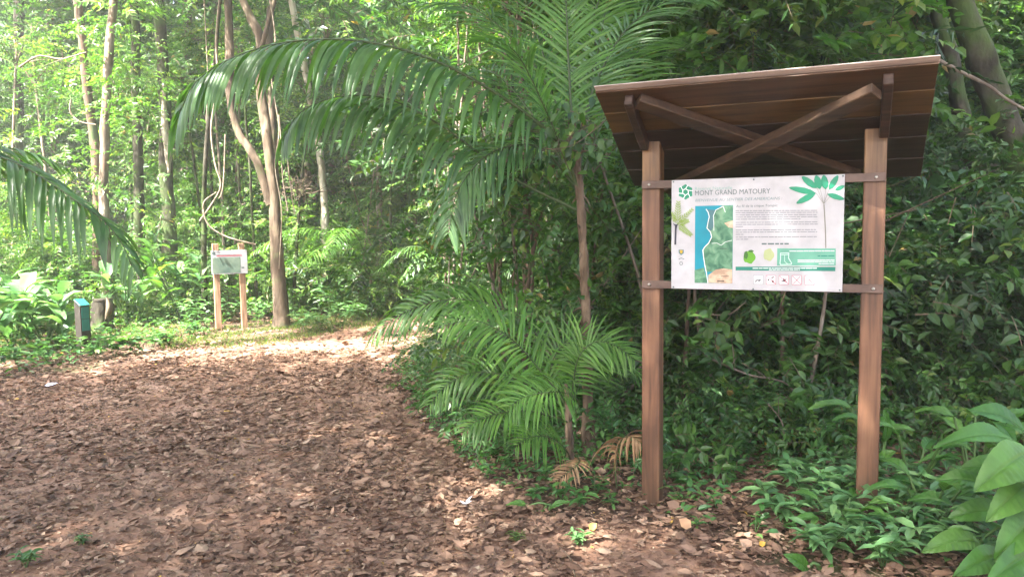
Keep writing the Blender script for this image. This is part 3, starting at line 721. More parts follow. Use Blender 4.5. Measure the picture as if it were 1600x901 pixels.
for q, (a_, tx_, ty_, dz_) in enumerate([(0, 760, 60, -.6), (3, 960, -40, .9), (4, 700, 130, .9), (5, 1040, 60, 1.0)]):
    frond(palm, A((902, 290, D), ((902 * 2 + tx_) / 3, 170 + ty_ * .1, D + dz_ * .3), ((902 + tx_ * 2) / 3, 60 + ty_ * .4, D + dz_ * .65), (tx_, ty_, D + dz_)), .44, 'palm_young' if q % 2 else 'palm', n=38, width=.02, droop=.6, face=.3, fw=.7, splay=1.0, lift=.1, bare=.25, rr=.01)

# palm whose fronds reach in from the left
b = np.array([-4.9, 4.1, 0]); b[2] = hgt(b[0], b[1])
palm2 = thing('palm', 'palm beyond the left edge reaching a broad drooping frond into view', 'palm', b)
mb = MB(); tube(mb, [b - [0, 0, .1], b + [.03, 0, 1.2], b + [.1, 0, 2.4]], [.07, .06, .05], 12, n=30, rough=.15, flare=.5); mb.obj('trunk', M['palm_trunk'], palm2)
tp = b + np.array([.1, 0, 2.3])
frond(palm2, [tp, at(-260, 190, 4.05), at(-140, 200, 4.0), at(0, 245, 3.9), at(62, 275, 3.85), at(120, 315, 3.8), at(162, 345, 3.8), at(190, 380, 3.75), at(206, 415, 3.75)], 0.50, n=74, width=.034, droop=1.5, splay=.7, lift=.2, bare=.15, rr=.014, seg=8, tip=.32, fw=.35, face=.4, fl=1)
frond(palm2, [tp, at(-220, 200, 4.5), at(-120, 215, 4.6), at(-30, 225, 4.7), at(50, 240, 4.8), at(100, 262, 4.9)], .34, n=44, width=.03, droop=1.2, splay=.8, lift=.2, bare=.2)
for q in range(5):
    a = q * 1.26 + 1.2
    frond(palm2, [tp, tp + [.5 * math.cos(a), .5 * math.sin(a), .5], tp + [1.1 * math.cos(a), 1.1 * math.sin(a), .6], tp + [1.8 * math.cos(a), 1.8 * math.sin(a), .1]], .45, n=36, width=.034, droop=1.6)

# low palm beside the trail
b = gnd(893, 745); E0 = float(b[1]) + .0
palm3 = thing('palm', 'low young palm with fan-like green fronds at the right edge of the trail', 'palm', (b[0], b[1], hgt(b[0], b[1])))
mb = MB(); tube(mb, [b - [0, 0, .05], at(890, 690, E0), at(888, 640, E0), at(884, 600, E0)], [.03, .026, .02, .012], 9, n=18, rough=.2, flare=.4); mb.obj('trunk', M['palm_trunk'], palm3)
Y = 'palm_young'
B0 = (889, 660, E0)
frond(palm3, A(B0, (878, 622, E0), (850, 586, E0), (813, 542, E0 - .05), (777, 514, E0 - .1), (737, 500, E0 - .15), (692, 509, E0 - .2)), 0.336, Y, n=34, width=0.0202, droop=0.90, splay=.9, lift=.15, bare=.22, rr=.007, face=.9)
frond(palm3, A(B0, (905, 632, E0 - .2), (890, 616, E0 - .3), (862, 612, E0 - .42), (822, 619, E0 - .5), (797, 634, E0 - .55)), 0.280, Y, n=24, width=0.0183, droop=0.96, splay=.95, lift=.2, bare=.4, rr=.006, face=.9)
frond(palm3, A(B0, (868, 652, E0 - .1), (827, 642, E0 - .2), (787, 644, E0 - .3), (747, 657, E0 - .35), (724, 674, E0 - .4)), 0.246, Y, n=28, width=0.0183, droop=0.90, splay=.9, lift=.15, bare=.25, rr=.006, face=.9)
frond(palm3, A((891, 717, E0), (884, 702, E0 - .15), (862, 684, E0 - .3), (830, 682, E0 - .42), (807, 696, E0 - .5)), 0.224, Y, n=22, width=0.0164, droop=1.08, splay=.9, lift=.2, bare=.35, rr=.005, face=.9)
frond(palm3, A(B0, (895, 602, E0), (905, 557, E0 - .05), (930, 534, E0 - .1), (962, 540, E0 - .15), (990, 560, E0 - .2)), 0.280, Y, n=28, width=0.0183, droop=0.96, splay=.9, lift=.15, bare=.3, rr=.006, face=.9)
frond(palm3, A(B0, (868, 612, E0 + .1), (862, 572, E0 + .1), (880, 537, E0 + .1), (915, 522, E0 + .1), (945, 532, E0 + .1)), 0.291, Y, n=28, width=0.0183, droop=0.84, splay=.9, lift=.15, bare=.3, rr=.006, face=.9)
frond(palm3, A(B0, (842, 612, E0 + .2), (792, 587, E0 + .2), (738, 582, E0 + .2), (697, 602, E0 + .15), (672, 630, E0 + .1)), 0.280, Y, n=32, width=0.0192, droop=0.96, splay=.85, lift=.15, bare=.2, rr=.006, face=.9)
frond(palm3, A(B0, (900, 612, E0 + .2), (930, 572, E0 + .3), (965, 557, E0 + .4), (1000, 582, E0 + .5)), 0.291, Y, n=28, width=0.0192, droop=0.84, splay=.9, bare=.25, rr=.006, face=.9)
frond(palm3, A((892, 700, E0), (905, 720, E0 - .2), (890, 735, E0 - .3), (868, 752, E0 - .35)), 0.136, 'palm_dead', n=16, width=0.0125, droop=0.96, splay=.8, bare=.35, rr=.004, face=.9)

# dried fan between trunk and post
b = gnd(972, 775)
p4 = thing('dead_palm_frond', 'dry straw-coloured palm frond drooping beside the left shelter post', 'palm frond', (b[0], b[1], hgt(b[0], b[1])))
frond(p4, A((965, 775, b[1]), (962, 730, b[1]), (970, 690, b[1] - .03), (985, 682, b[1] - .1), (1000, 690, b[1] - .16)), .26, 'palm_dead', n=22, width=.016, droop=2.2, splay=.9, bare=.42, rr=.005)


def small_palm(label, px, py, h, n, L, ll, mat='palm', name='palm', spread=1.0, **k):
    b = gnd(px, py) if py > 400 else None
    b[2] = hgt(b[0], b[1])
    t = thing(name, label, 'palm', b)
    mb = MB(); tp = b + np.array([rng.normal(0, .05), 0, h]); tube(mb, [b - [0, 0, .05], (b + tp) / 2, tp], [.04, .035, .025], 9, n=12, rough=.15); mb.obj('trunk', M['palm_trunk'], t)
    for q in range(n):
        a = q * 2.4 + rng.uniform(-.3, .3); el = rng.uniform(.4, 1.3); Lq = L * rng.uniform(.8, 1.15); d = np.array([math.cos(a), math.sin(a), 0]) * spread
        frond(t, [tp, tp + d * Lq * .3 + [0, 0, Lq * .5 * el], tp + d * Lq * .65 + [0, 0, Lq * .62 * el], tp + d * Lq + [0, 0, Lq * .35 * el]], ll, mat, n=30, width=.028, droop=1.3, splay=.95, lift=.1, bare=.2, rr=.008, seg=4, **k)
    return t


small_palm('bright green palm in sun at the far side of the path bend', 580, 492, .7, 9, 1.9, .42, 'palm_young')
small_palm('short palm in the shade where the path turns right', 735, 500, .35, 8, 1.5, .36)
small_palm('dark palm behind the left shelter post', 990, 560, .5, 9, 1.5, .4)
small_palm('palm in deep shade seen between the shelter posts under the board', 1170, 560, .25, 8, 1.3, .34)
small_palm('tall thin palm far back beneath the arching frond', 655, 478, 2.2, 9, 1.8, .4)
small_palm('tall palm rising behind the left end of the shelter roof', 1010, 510, 2.6, 10, 2.2, .5)
# single hanging / fallen fronds
b = gnd(742, 520)
t = thing('palm_frond', 'long palm frond arching out low over the path bend', 'palm frond', (b[0], b[1], hgt(b[0], b[1])))
frond(t, A((860, 560, 5.4), (820, 500, 5.4), (765, 474, 5.4), (700, 468, 5.4), (640, 484, 5.4), (583, 520, 5.4)), .34, 'palm_young', n=44, width=.026, droop=1.3, splay=.8, bare=.1, rr=.008, face=.7)
b = gnd(597, 478)
t = thing('palm_frond', 'yellowing palm frond standing up in the sunlit gap', 'palm frond', (b[0], b[1], hgt(b[0], b[1])))
dd = float(b[1])
frond(t, [b, at(600, 430, dd), at(596, 385, dd), at(590, 358, dd), at(570, 352, dd - .2), at(550, 366, dd - .3)], .3, 'palm_yellow', n=26, width=.03, droop=1.2, splay=.9, bare=.5, rr=.01)


# ------------------------------------------------------------------ broad-leaved plants
def blade(mb, base, tip, width, curve=.12, nrm=(0, 0, 1), var=.5, rows=9, stalk=None, wave=.02, veins=False):
    base = np.asarray(base, float); tip = np.asarray(tip, float); L = np.linalg.norm(tip - base); D = (tip - base) / L
    N = np.asarray(nrm, float); S = unit(np.cross(N, D)); N = np.cross(D, S)
    if veins: rows = 56
    t = np.linspace(0, 1, rows); hw = .5 * width * np.sin(np.pi * np.clip(t, 0, 1) ** .8) ** .75; hw[0] = hw[-1] = .001
    mid = base + D * (t * L)[:, None] + N * (curve * L * np.sin(np.pi * t))[:, None] - np.array([0, 0, 1]) * (.12 * L * t ** 2)[:, None]
    cs = (-1, -.75, -.5, -.25, -.06, 0, .06, .25, .5, .75, 1) if veins else (-1, -.5, 0, .5, 1)
    cols = []; p1, p2 = rng.uniform(0, 6, 2)
    for c in cs:
        w = wave * L * np.sin(t * 9 + np.sign(c) * 1.5 + p1) * c * c
        edge = 1 - (.035 * (np.sin(t * 37 + p2 + c) > .86) if abs(c) == 1 else 0)
        if veins: w = w + .0013 * np.sin((t * L / .013 - abs(c) * 2.2) * 2 * np.pi * .5) * min(1, abs(c) * 4) - (.004 if c == 0 else 0)
        cols.append(mid + S * (hw * c * edge)[:, None] + N * (abs(c) ** .8 * hw * .3 + w)[:, None])
    V = np.stack(cols, 1).reshape(-1, 3); Q = []; nc = len(cs)
    for i in range(rows - 1):
        for j in range(nc - 1): Q.append([i * nc + j, i * nc + j + 1, (i + 1) * nc + j + 1, (i + 1) * nc + j])
    mb.quads(V, Q, mat=0, smooth=True, var=var)
    if stalk is not None: tube(mb, cr_curve([stalk, (np.asarray(stalk) + base) / 2 + [0, 0, .02], base], 6), [.007] * 6, 5, mat=1, cap=False)


M['stalk'] = flat_mat('green_stalk', (.06, .12, .03), .5)
b = gnd(1560, 890)
pl = thing('broad_leaved_plant', 'plant with big glossy oval leaves in the bottom right corner', 'plant', (b[0], b[1], hgt(b[0], b[1])))
dp = float(b[1]); ct = at(1610, 800, dp)
for (tx, ty, bx, by, w, dz, nn) in [(1511, 630, 1600, 674, .125, .05, (0, -.6, 1)), (1458, 682, 1590, 690, .11, -.15, (0, -.5, 1)), (1522, 752, 1612, 705, .17, -.3, (-.3, -.9, .7)), (1540, 800, 1620, 745, .14, -.25, (-.2, -.9, .6)),
                                    (1553, 862, 1625, 800, .15, -.3, (-.2, -.9, .8)), (1540, 896, 1620, 862, .13, -.4, (0, -.8, .8)), (1570, 655, 1640, 700, .12, .3, (0, -.6, 1)), (1640, 610, 1640, 700, .13, .1, (0, -1, .4)), (1500, 720, 1590, 740, .12, .1, (0, -.7, .8)), (1600, 735, 1660, 780, .15, -.35, (0, -.8, .7)), (1462, 742, 1545, 760, .11, .15, (0, -.6, .9)), (1480, 800, 1570, 800, .12, .05, (0, -.7, .8)), (1440, 850, 1530, 845, .11, -.1, (0, -.6, .8)), (1490, 885, 1570, 870, .12, -.3, (0, -.7, .8)), (1415, 775, 1490, 790, .09, .25, (0, -.5, .9))]:
    m1 = MB(); blade(m1, at(bx, by, dp + dz * .5), at(tx, ty, dp + dz), w, .1, nn, rng.uniform(.0, .9), stalk=ct, veins=True); m1.obj('leaf', [M['big'], M['stalk']], pl)
m1 = MB(); tube(m1, [b - [0, 0, .05], (b + ct) / 2, ct], [.014, .012, .01], 7, n=8); m1.obj('stem', M['stalk'], pl)


def aim_plant(label, px, py, specs, d=0):
    b = gnd(px, py); b[2] = hgt(b[0], b[1]); dp = float(b[1])
    pl = thing('broad_leaved_plant', label, 'plant', b)
    c = b + [0, 0, .03]
    for (tx, ty, bx, by, w, nn) in specs:
        m1 = MB(); blade(m1, at(bx, by, dp), at(tx, ty, dp - .05), w, .1, nn, rng.uniform(.3, .9), stalk=c, veins=True); m1.obj('leaf', [M['big'], M['stalk']], pl)


aim_plant('leaves of a broad plant close behind the right shelter post', 1372, 790, [(1263, 630, 1330, 636, .06, (0, -.5, 1)), (1382, 632, 1382, 690, .055, (.1, -1, .2)), (1300, 650, 1345, 655, .05, (0, -.5, 1)), (1430, 668, 1386, 672, .06, (0, -.4, 1)), (1400, 700, 1375, 720, .06, (0, -.8, 1))])
aim_plant('low plant with two rounded leaves at the very bottom edge', 1275, 898, [(1224, 858, 1262, 892, .07, (-.2, -.8, .8)), (1300, 875, 1285, 900, .05, (.2, -.8, .8)), (1255, 905, 1280, 905, .06, (0, -.5, 1))])
aim_plant('two slim fresh leaves lying low in front of the low palm', 862, 803, [(790, 784, 826, 790, .04, (0, -.6, 1)), (893, 778, 858, 796, .04, (0, -.6, 1)), (826, 812, 850, 796, .03, (0, -.6, 1))])


for lab, px, py, nn_, L_, w_, h_ in (('medium broad-leaved plant left of the big glossy corner plant', 1450, 850, 7, .2, .075, .34), ('dark broad-leaved plant just right of the right post foot', 1425, 800, 7, .19, .07, .42), ('broad-leaved plant filling the gap behind the corner plant', 1520, 800, 8, .22, .08, .5), ('low broad-leaved plant left of the right post foot', 1310, 850, 6, .15, .055, .22)):
    b = gnd(px, py); b[2] = hgt(b[0], b[1]); pl = thing('broad_leaved_plant', lab, 'plant', b)
    for q in range(nn_):
        a = q * 2.4 + rng.uniform(-.3, .3); e = b + np.array([math.cos(a) * .12, math.sin(a) * .12 - .03, h_ * rng.uniform(.5, 1)])
        m1 = MB(); blade(m1, e, e + np.array([math.cos(a), math.sin(a), rng.uniform(-.1, .5)]) * L_ * rng.uniform(.75, 1.1), w_, .1, unit(np.array([-math.cos(a) * .3, -math.sin(a) * .3 - .3, 1])), rng.uniform(0, .9), stalk=b, veins=True); m1.obj('leaf', [M['big'], M['stalk']], pl)


def herb(label, px, py, h, nst, leaf, mat='herb', k=7, name='seedling', width=.4, group=None, spread=.5, cat='plant', lean=0.0):
    b = gnd(px, py); b[2] = hgt(b[0], b[1]); mb = MB()
    for s in range(nst):
        a = rng.uniform(0, 6.3); e = b + np.array([math.cos(a) * spread * h + lean, math.sin(a) * spread * h, h * rng.uniform(.7, 1.1)])
        Pm = (b + e) / 2 + np.array([0, 0, h * .15]); P = cr_curve([b, Pm, e], 8); tube(mb, P, np.linspace(.0035, .0015, 8), 4, mat=1, cap=False)
        t = np.linspace(.3, 1, k); p = np.stack([np.interp(t, np.linspace(0, 1, 8), P[:, q]) for q in range(3)], 1)
        ph = np.arange(k) * 2.4 + rng.uniform(0, 6)
        d = np.c_[np.cos(ph), np.sin(ph), rng.uniform(-.05, .45, k)]; N = np.c_[rng.normal(0, .25, (k, 2)) - d[:, :2] * .3, np.ones(k)]
        leaves(mb, p, d, N, leaf * rng.uniform(.7, 1.15, k), width, OVAL, 0, np.clip(rng.normal(.5, .22, k), 0, 1), smooth=True)
    o = mb.obj(name, [M[mat], M['stalk']], None, tuple(b))
    return tag(o, label, cat, group)


lg = 'lance-leaved herbs in front of the right shelter post'
for (px, py, h) in [(1225, 830, .28), (1262, 800, .3), (1300, 835, .26), (1345, 870, .28), (1395, 850, .3), (1440, 880, .26), (1490, 860, .3), (1530, 890, .22), (1250, 770, .26), (1320, 790, .28), (1420, 800, .3), (1290, 880, .2), (1470, 810, .28), (1380, 900, .22)]:
    LI = globals().setdefault('LI', iter(ORD)); herb('pale green lance-leaved herb at the right post foot, %s of the clump' % next(LI), px, py, h * .8, 6, .12, 'lance', 9, 'herb', .33, lg, .6)
sg = 'seedlings under the information board'
for q, (px, py, h, lf) in enumerate(sorted([(1140, 770, .14, .07), (1120, 800, .1, .06), (1165, 735, .16, .06), (1085, 745, .1, .05), (1195, 790, .12, .06), (1100, 700, .14, .05), (1150, 700, .16, .055), (1215, 745, .18, .06), (1065, 790, .08, .05), (1180, 840, .1, .06), (1240, 700, .2, .06), (1090, 830, .06, .05), (1130, 680, .2, .055)])):
    herb('small dark green seedling in leaf litter below the information board, %s from the left' % ORD[q], px, py, h, 2, lf, 'herb', 6, 'seedling', .42, sg)
sg = 'seedlings at the foot of the low palm'
for q, (px, py, h, lf) in enumerate(sorted([(880, 790, .12, .08), (905, 800, .1, .08), (930, 780, .12, .07), (850, 760, .12, .075), (830, 790, .1, .07), (895, 745, .14, .07), (760, 755, .08, .05), (720, 720, .08, .05), (800, 740, .1, .06), (960, 800, .1, .06)])):
    herb('blue-green seedling at the foot of the low palm, %s from the left' % ORD[q], px, py, h, 3, lf, 'herb', 6, 'seedling', .45, sg)
herb('tuft of fresh green weed alone in the bottom centre litter', 903, 858, .07, 7, .05, 'lance', 6, 'weed', .35)
herb('thin grassy weed left of the fresh tuft in the litter', 808, 856, .06, 6, .045, 'grass', 6, 'weed', .15)
herb('sparse weed in the bottom left corner of the trail', 40, 885, .09, 6, .06, 'herb', 6, 'weed', .3)
herb('second sparse weed near the bottom left corner, right of the first', 130, 850, .05, 6, .04, 'herb', 6, 'weed', .3)
sg = 'leafy plants on the left trail edge'
for q, (px, py, h, lf) in enumerate(sorted([(180, 562, .28, .17), (212, 558, .25, .16), (150, 566, .2, .14), (30, 575, .3, .15), (75, 570, .28, .15), (-20, 590, .3, .16), (110, 555, .25, .13), (265, 545, .2, .12), (240, 548, .2, .12), (5, 560, .35, .16), (50, 545, .35, .16), (300, 530, .22, .12), (90, 540, .3, .14)])):
    herb('leafy green plant on the trail edge near the marker post, %s from the left' % ORD[q], px, py, h, 5, lf, 'herb', 7, 'herb', .42, sg)
sg = 'leafy plants along the far path edge'
for q, (px, py, h, lf) in enumerate(sorted([(470, 522, .35, .14), (500, 518, .3, .14), (535, 512, .4, .16), (560, 505, .3, .14), (590, 498, .35, .16), (640, 488, .5, .18), (610, 490, .45, .18), (515, 500, .6, .16), (450, 510, .4, .15), (300, 515, .5, .16), (330, 505, .5, .14), (400, 508, .4, .13), (360, 505, .4, .13), (655, 480, .6, .2)])):
    herb('sunlit leafy plant on the far edge of the path, %s from the left' % ORD[q], px, py, h, 6, lf, 'lance', 8, 'herb', .4, sg)


def ginger(label, px, py, n, L, w, h, group, mat='leaf_bright'):
    b = gnd(px, py); b[2] = hgt(b[0], b[1]); pl = thing('broad_leaved_plant', label, 'plant', b, group)
    m1 = MB()
    for s in range(n):
        a = rng.uniform(0, 6.3); e = b + np.array([math.cos(a) * .35 * h, math.sin(a) * .35 * h, h * rng.uniform(.5, 1.05)])
        ph = rng.uniform(0, 6.3)
        for q in range(4):
            p = ph + q * 1.6; bb = e - [0, 0, q * .12 * h]; tt = bb + np.array([math.cos(p), math.sin(p), rng.uniform(.15, .9)]) * L * rng.uniform(.7, 1.1)
            blade(m1, bb, tt, w * rng.uniform(.8, 1.2), .12, unit(np.array([-math.cos(p) * .4, -math.sin(p) * .4, 1])), rng.uniform(0, .95), rows=6)
        tube(m1, cr_curve([b, (b + e) / 2 + [0, 0, .05], e], 6), [.012] * 6, 5, mat=1, cap=False)
    m1.obj('foliage', [M[mat], M['stalk']], pl)


gg = 'broad-leaved plants in the sunlit left thicket'
ORD += 'twenty-first twenty-second twenty-third twenty-fourth twenty-fifth twenty-sixth twenty-seventh twenty-eighth twenty-ninth thirtieth thirty-first thirty-second thirty-third thirty-fourth thirty-fifth thirty-sixth'.split()
for q, (px, py, n, L, w, h) in enumerate(sorted([(290, 488, 6, .45, .13, 1.6), (255, 485, 6, .4, .12, 1.5), (320, 480, 5, .42, .12, 1.7), (40, 520, 7, .5, .17, .9), (90, 505, 6, .45, .15, 1.0), (-20, 530, 6, .5, .17, 1.1), (135, 500, 5, .42, .14, .8), (20, 495, 6, .45, .14, 1.6), (200, 492, 6, .35, .12, .9), (290, 500, 5, .34, .11, .8), (400, 482, 6, .4, .12, 1.3), (460, 478, 6, .36, .12, 1.1), (540, 474, 6, .36, .12, 1.1), (80, 488, 6, .4, .13, 1.8), (345, 478, 5, .35, .12, 2.1), (520, 470, 5, .35, .12, 1.5), (660, 470, 5, .35, .12, 1.0), (-60, 500, 6, .5, .16, 1.8), (270, 480, 7, .5, .15, 2.2), (305, 478, 7, .5, .15, 1.9), (60, 500, 7, .5, .17, 1.4), (110, 490, 6, .5, .16, 1.5), (160, 485, 6, .45, .15, 1.3), (230, 480, 6, .45, .14, 1.6), (375, 486, 5, .4, .12, 1.0), (490, 486, 5, .35, .11, .9), (20, 545, 8, .5, .17, .75), (70, 548, 7, .48, .16, .7), (-30, 560, 7, .5, .17, .8), (200, 515, 6, .4, .14, .8), (285, 505, 7, .45, .14, 1.3), (320, 503, 6, .42, .13, 1.1), (410, 500, 6, .4, .13, 1.0)])):
    ginger('%s broad-leaved plant in the sunlit far thicket, %s counting from the left' % ('tall' if h > 1.25 else 'low', ORD[q]), px, py, n, L, w, h, gg, 'lance' if q % 3 else 'leaf_bright')
gg = 'broad-leaved plants in the shade right of the shelter'
for q, (px, py, n, L, w, h) in enumerate(sorted([(1450, 640, 4, .22, .09, .9), (1530, 650, 4, .24, .09, 1.1), (1590, 640, 4, .22, .08, 1.3), (1420, 610, 4, .2, .08, 1.4), (1090, 620, 4, .2, .07, .8), (1200, 610, 4, .2, .07, .9)])):
    ginger('shaded broad-leaved plant behind the shelter posts, %s counting from the left' % ORD[q], px, py, n, L, w, h, gg, 'leaf_mid')

# creeper leaves beside the palm trunk
for lab, cx, cy, dpp, n_, rx, ry in [('heart-leaved climber hanging in front of the palm trunk', 800, 265, D0 + .3, 90, 55, 60), ('second climber with pointed leaves on the palm crown, touching the roof corner', 905, 205, D0 - .15, 110, 60, 45), ('climber with pale leaves low on the thin sapling', 805, 330, D0 + .6, 60, 40, 50)]:
    c0 = at(cx, cy, dpp); m = n_; P = c0 + rng.normal(0, 1, (m, 3)) * np.array([rx, 30, ry]) * dpp / F * .6
    mb = MB(); th = rng.uniform(0, 6.3, m)
    leaves(mb, P, np.c_[np.cos(th) * .6, np.sin(th) * .6, -.8 + rng.normal(0, .3, m)], np.c_[rng.normal(0, .4, m), -.9 * np.ones(m), .6 * np.ones(m)], .075 * rng.uniform(.7, 1.3, m), .62, OVAL, 0, smooth=True)
    for q in range(6):
        i = rng.integers(0, m, 4); tube(mb, cr_curve(P[i][np.argsort(P[i][:, 2])], 14), [.003] * 14, 4, mat=1, cap=False)
    b_ = c0.copy()
    o = mb.obj('climber', [M['leaf_mid'], M['twig']], None, tuple(b_)); tag(o, lab, 'climbing plant')


# ------------------------------------------------------------------ lianas, branches
def liana(label, pts, depth, r, mat='liana', name='liana', cat='liana', dj=.0, n=40, twigs=0):
    P = [at(a, b_, depth + dj * q) for q, (a, b_) in enumerate(pts)]
    mb = MB(); X = cr_curve(P, n); rr = np.linspace(r, r * .7, n); tube(mb, X, rr, 6, rough=.15)
    for q in range(twigs):
        i = rng.integers(4, n - 2); e = X[i] + rng.normal(0, .22, 3); tube(mb, cr_curve([X[i], (X[i] + e) / 2 + rng.normal(0, .03, 3), e], 6), np.linspace(r * .5, r * .15, 6), 4, cap=False)
    o = mb.obj(name, M[mat], None, tuple(X[0])); return tag(o, label, cat)


liana('pale wavy liana looping down right of the drooping frond tip', [(345, -20), (338, 60), (340, 130), (330, 200), (336, 255), (345, 290), (330, 320), (312, 345)], 12.4, .02)
liana('thin straight liana hanging between the streaked trunk and the fork', [(318, -20), (322, 60), (325, 130), (322, 190)], 13, .012)
liana('curled bare liana beside the spotted trunk', [(112, 150), (110, 175), (125, 190), (150, 195)], 13.4, .016)
liana('long dangling root beside the left side stem of the forked tree', [(352, 210), (350, 270), (347, 300), (342, 310)], 12.2, .012)
liana('white aerial root hanging right of the forked trunk', [(436, 180), (440, 230), (442, 280), (450, 330)], 12.0, .014)
liana('second white aerial root, close beside the longer one', [(446, 215), (450, 255), (454, 290), (460, 335)], 12.1, .012)
liana('tangled root strand wound along the forked trunk', [(420, -10), (430, 60), (424, 120), (436, 200), (430, 260), (440, 330), (436, 420)], 11.95, .012)
liana('pale dead branch curving up over the small map board', [(400, 382), (355, 370), (325, 350), (318, 318), (338, 300)], 12.1, .014)
liana('bare pale branch stretching out from the right roof corner', [(1462, 92), (1500, 112), (1545, 135), (1580, 160), (1640, 190)], 6.3, .016, 'bark_pale', 'branch', 'branch')
liana('crooked bare branch reaching in from the top left', [(30, 105), (60, 88), (95, 92), (135, 82)], 11.5, .014, 'liana', 'branch', 'branch', twigs=7)
liana('thin dead branch slanting across the shade below the board', [(1110, 560), (1170, 585), (1230, 600), (1262, 650), (1330, 690)], 5.3, .008, 'bark_pale', 'branch', 'branch', twigs=5)
liana('thin grey twig lying in the thicket right under the board', [(1108, 492), (1140, 490), (1165, 472)], 5.5, .006, 'liana', 'branch', 'branch', twigs=3)
liana('slim vertical dead stick under the board beside the hollow log end', [(1225, 700), (1222, 660), (1200, 630)], 4.9, .006, 'bark_pale', 'branch', 'branch', twigs=3)
liana('long grey vine looping at the far right of the thicket', [(1530, 470), (1560, 390), (1600, 350), (1660, 330)], 6.5, .01, 'liana', 'liana', 'liana', twigs=2)
liana('thick crooked vine in the dark right of the right post', [(1500, 600), (1490, 540), (1510, 480), (1480, 420), (1495, 330)], 7.0, .028, 'bark_moss', 'liana', 'liana', twigs=3)
liana('low log lying half hidden at the trail edge', [(640, 637), (668, 640), (700, 642)], 6.65, .03, 'bark_brown', 'log', 'log')
for q, (lab, px, py, dpp) in enumerate([('tangle of bare white twigs in the sunlit gap', 640, 440, 15.2), ('tangle of dry brown twigs beside the white-barked trunk', 470, 300, 13.5)]):
    mb = MB(); c0 = at(px, py, dpp)
    for s in range(26):
        a = rng.uniform(0, 6.3); e = c0 + np.array([math.cos(a) * .9, rng.normal(0, .4), abs(math.sin(a)) * .6 + .05]) * rng.uniform(.5, 1.2) * (1.1 if q == 0 else .5)
        tube(mb, cr_curve([c0 + rng.normal(0, .08, 3), (c0 + e) / 2 + rng.normal(0, .12, 3), e], 8), np.linspace(.012, .004, 8), 4, cap=False)
    o = mb.obj('dead_twigs', M['liana' if q == 0 else 'bark_orange'], None, tuple(c0)); tag(o, lab, 'dead twigs')
SX = [560, 585, 700, 690, 742, 850, 870, 965, 985, 715, 765, 795, 835, 862, 885, 1060, 1130, 1190, 1290, 1430]
for q in range(20):
    px = SX[q]; py2 = ([300, 350, 380, 260, 330, 420, 300, 300, 420] + [200, 240, 180, 260, 200, 330, 480, 500, 470, 460, 400])[q]
    mb = MB(); dpp = ([14, 14.5, 9, 9.5, 8.5, 7, 7.2, 7, 7] + [7.5, 6.4, 6.0, 6.2, 5.8, 5.6, 5.6, 5.7, 5.5, 5.4, 5.6])[q]; g0 = at(px + rng.normal(0, 20), 480, dpp); g0[2] = hgt(g0[0], g0[1]) - .03
    e = at(px + rng.normal(0, 45), py2 - 120, dpp); tube(mb, cr_curve([g0, (g0 + e) / 2 + rng.normal(0, .12, 3), e], 16), np.linspace(.02, .008, 16), 6, rough=.1)
    for s in range(5):
        i = rng.uniform(.3, 1); p0 = g0 + (e - g0) * i; e2 = p0 + rng.normal(0, .35, 3) + [0, 0, .25]; tube(mb, [p0, e2], [.006, .002], 4, cap=False)
    o = mb.obj('bare_stem', M['bark_brown' if q % 2 else 'bark_pale'], None, tuple(g0)); tag(o, '%s bare stem leaning among palm fronds and thicket, %s from the left' % ('brown' if q % 2 else 'pale', ORD[sorted(SX).index(px)]), 'stem', 'bare stems among the palms')

# stump behind the marker post
b = gnd(160, 522); t = thing('stump', 'old stump with two sunlit slivers built onto its edges, behind the marker post', 'stump', (b[0], b[1], hgt(b[0], b[1])))
mb = MB(); tube(mb, [b - [0, 0, .1], b + [0, 0, .2], b + [.02, 0, .46], b + [.02, 0, .56]], [.2, .165, .15, .13], 18, n=14, rough=.12, flare=.5); mb.obj('trunk', M['bark_moss'], t)
mb = MB()
for sx in (-1, 1):
    P0 = b + [sx * .13, -.12, .25]; e = b + [sx * .17, -.14, .6]; tube(mb, cr_curve([P0, (P0 + e) / 2 + [sx * .05, 0, 0], e], 8), [.01, .03, .045, .05, .05, .04, .025, .004], 5, rough=.2)
mb.obj('sunlit_sliver', M['bark_orange'], t)  # sunlight on the stump's edges, built as strips of paler bark

# hollow log end
b = at(1248, 641, 5.2)
t = thing('hollow_log', 'broken hollow log end pointing out of the shade below the board', 'log', b)
mb = MB(); ax = unit(np.array([.33, 1, -.12])); K = 20; th = np.linspace(0, 2 * np.pi, K, endpoint=False); Sx = unit(np.cross(ax, [0, 0, 1])); Ux = np.cross(Sx, ax)
rings = []
for (d_, r_) in ((.5, .055), (.1, .062), (0, .066), (.004, .036), (.15, .03)):
    rr = r_ * (1 + .12 * np.sin(3 * th) + .06 * np.sin(7 * th + 1)); rings.append(b + ax * d_ + rr[:, None] * (Sx * np.cos(th)[:, None] * 1.1 + Ux * np.sin(th)[:, None] * .85))
V = np.concatenate(rings); Q = [[i * K + j, i * K + (j + 1) % K, (i + 1) * K + (j + 1) % K, (i + 1) * K + j] for i in range(4) for j in range(K)]
mb.quads(V, Q, smooth=True); mb.obj('log_wood', M['bark_brown'], t)

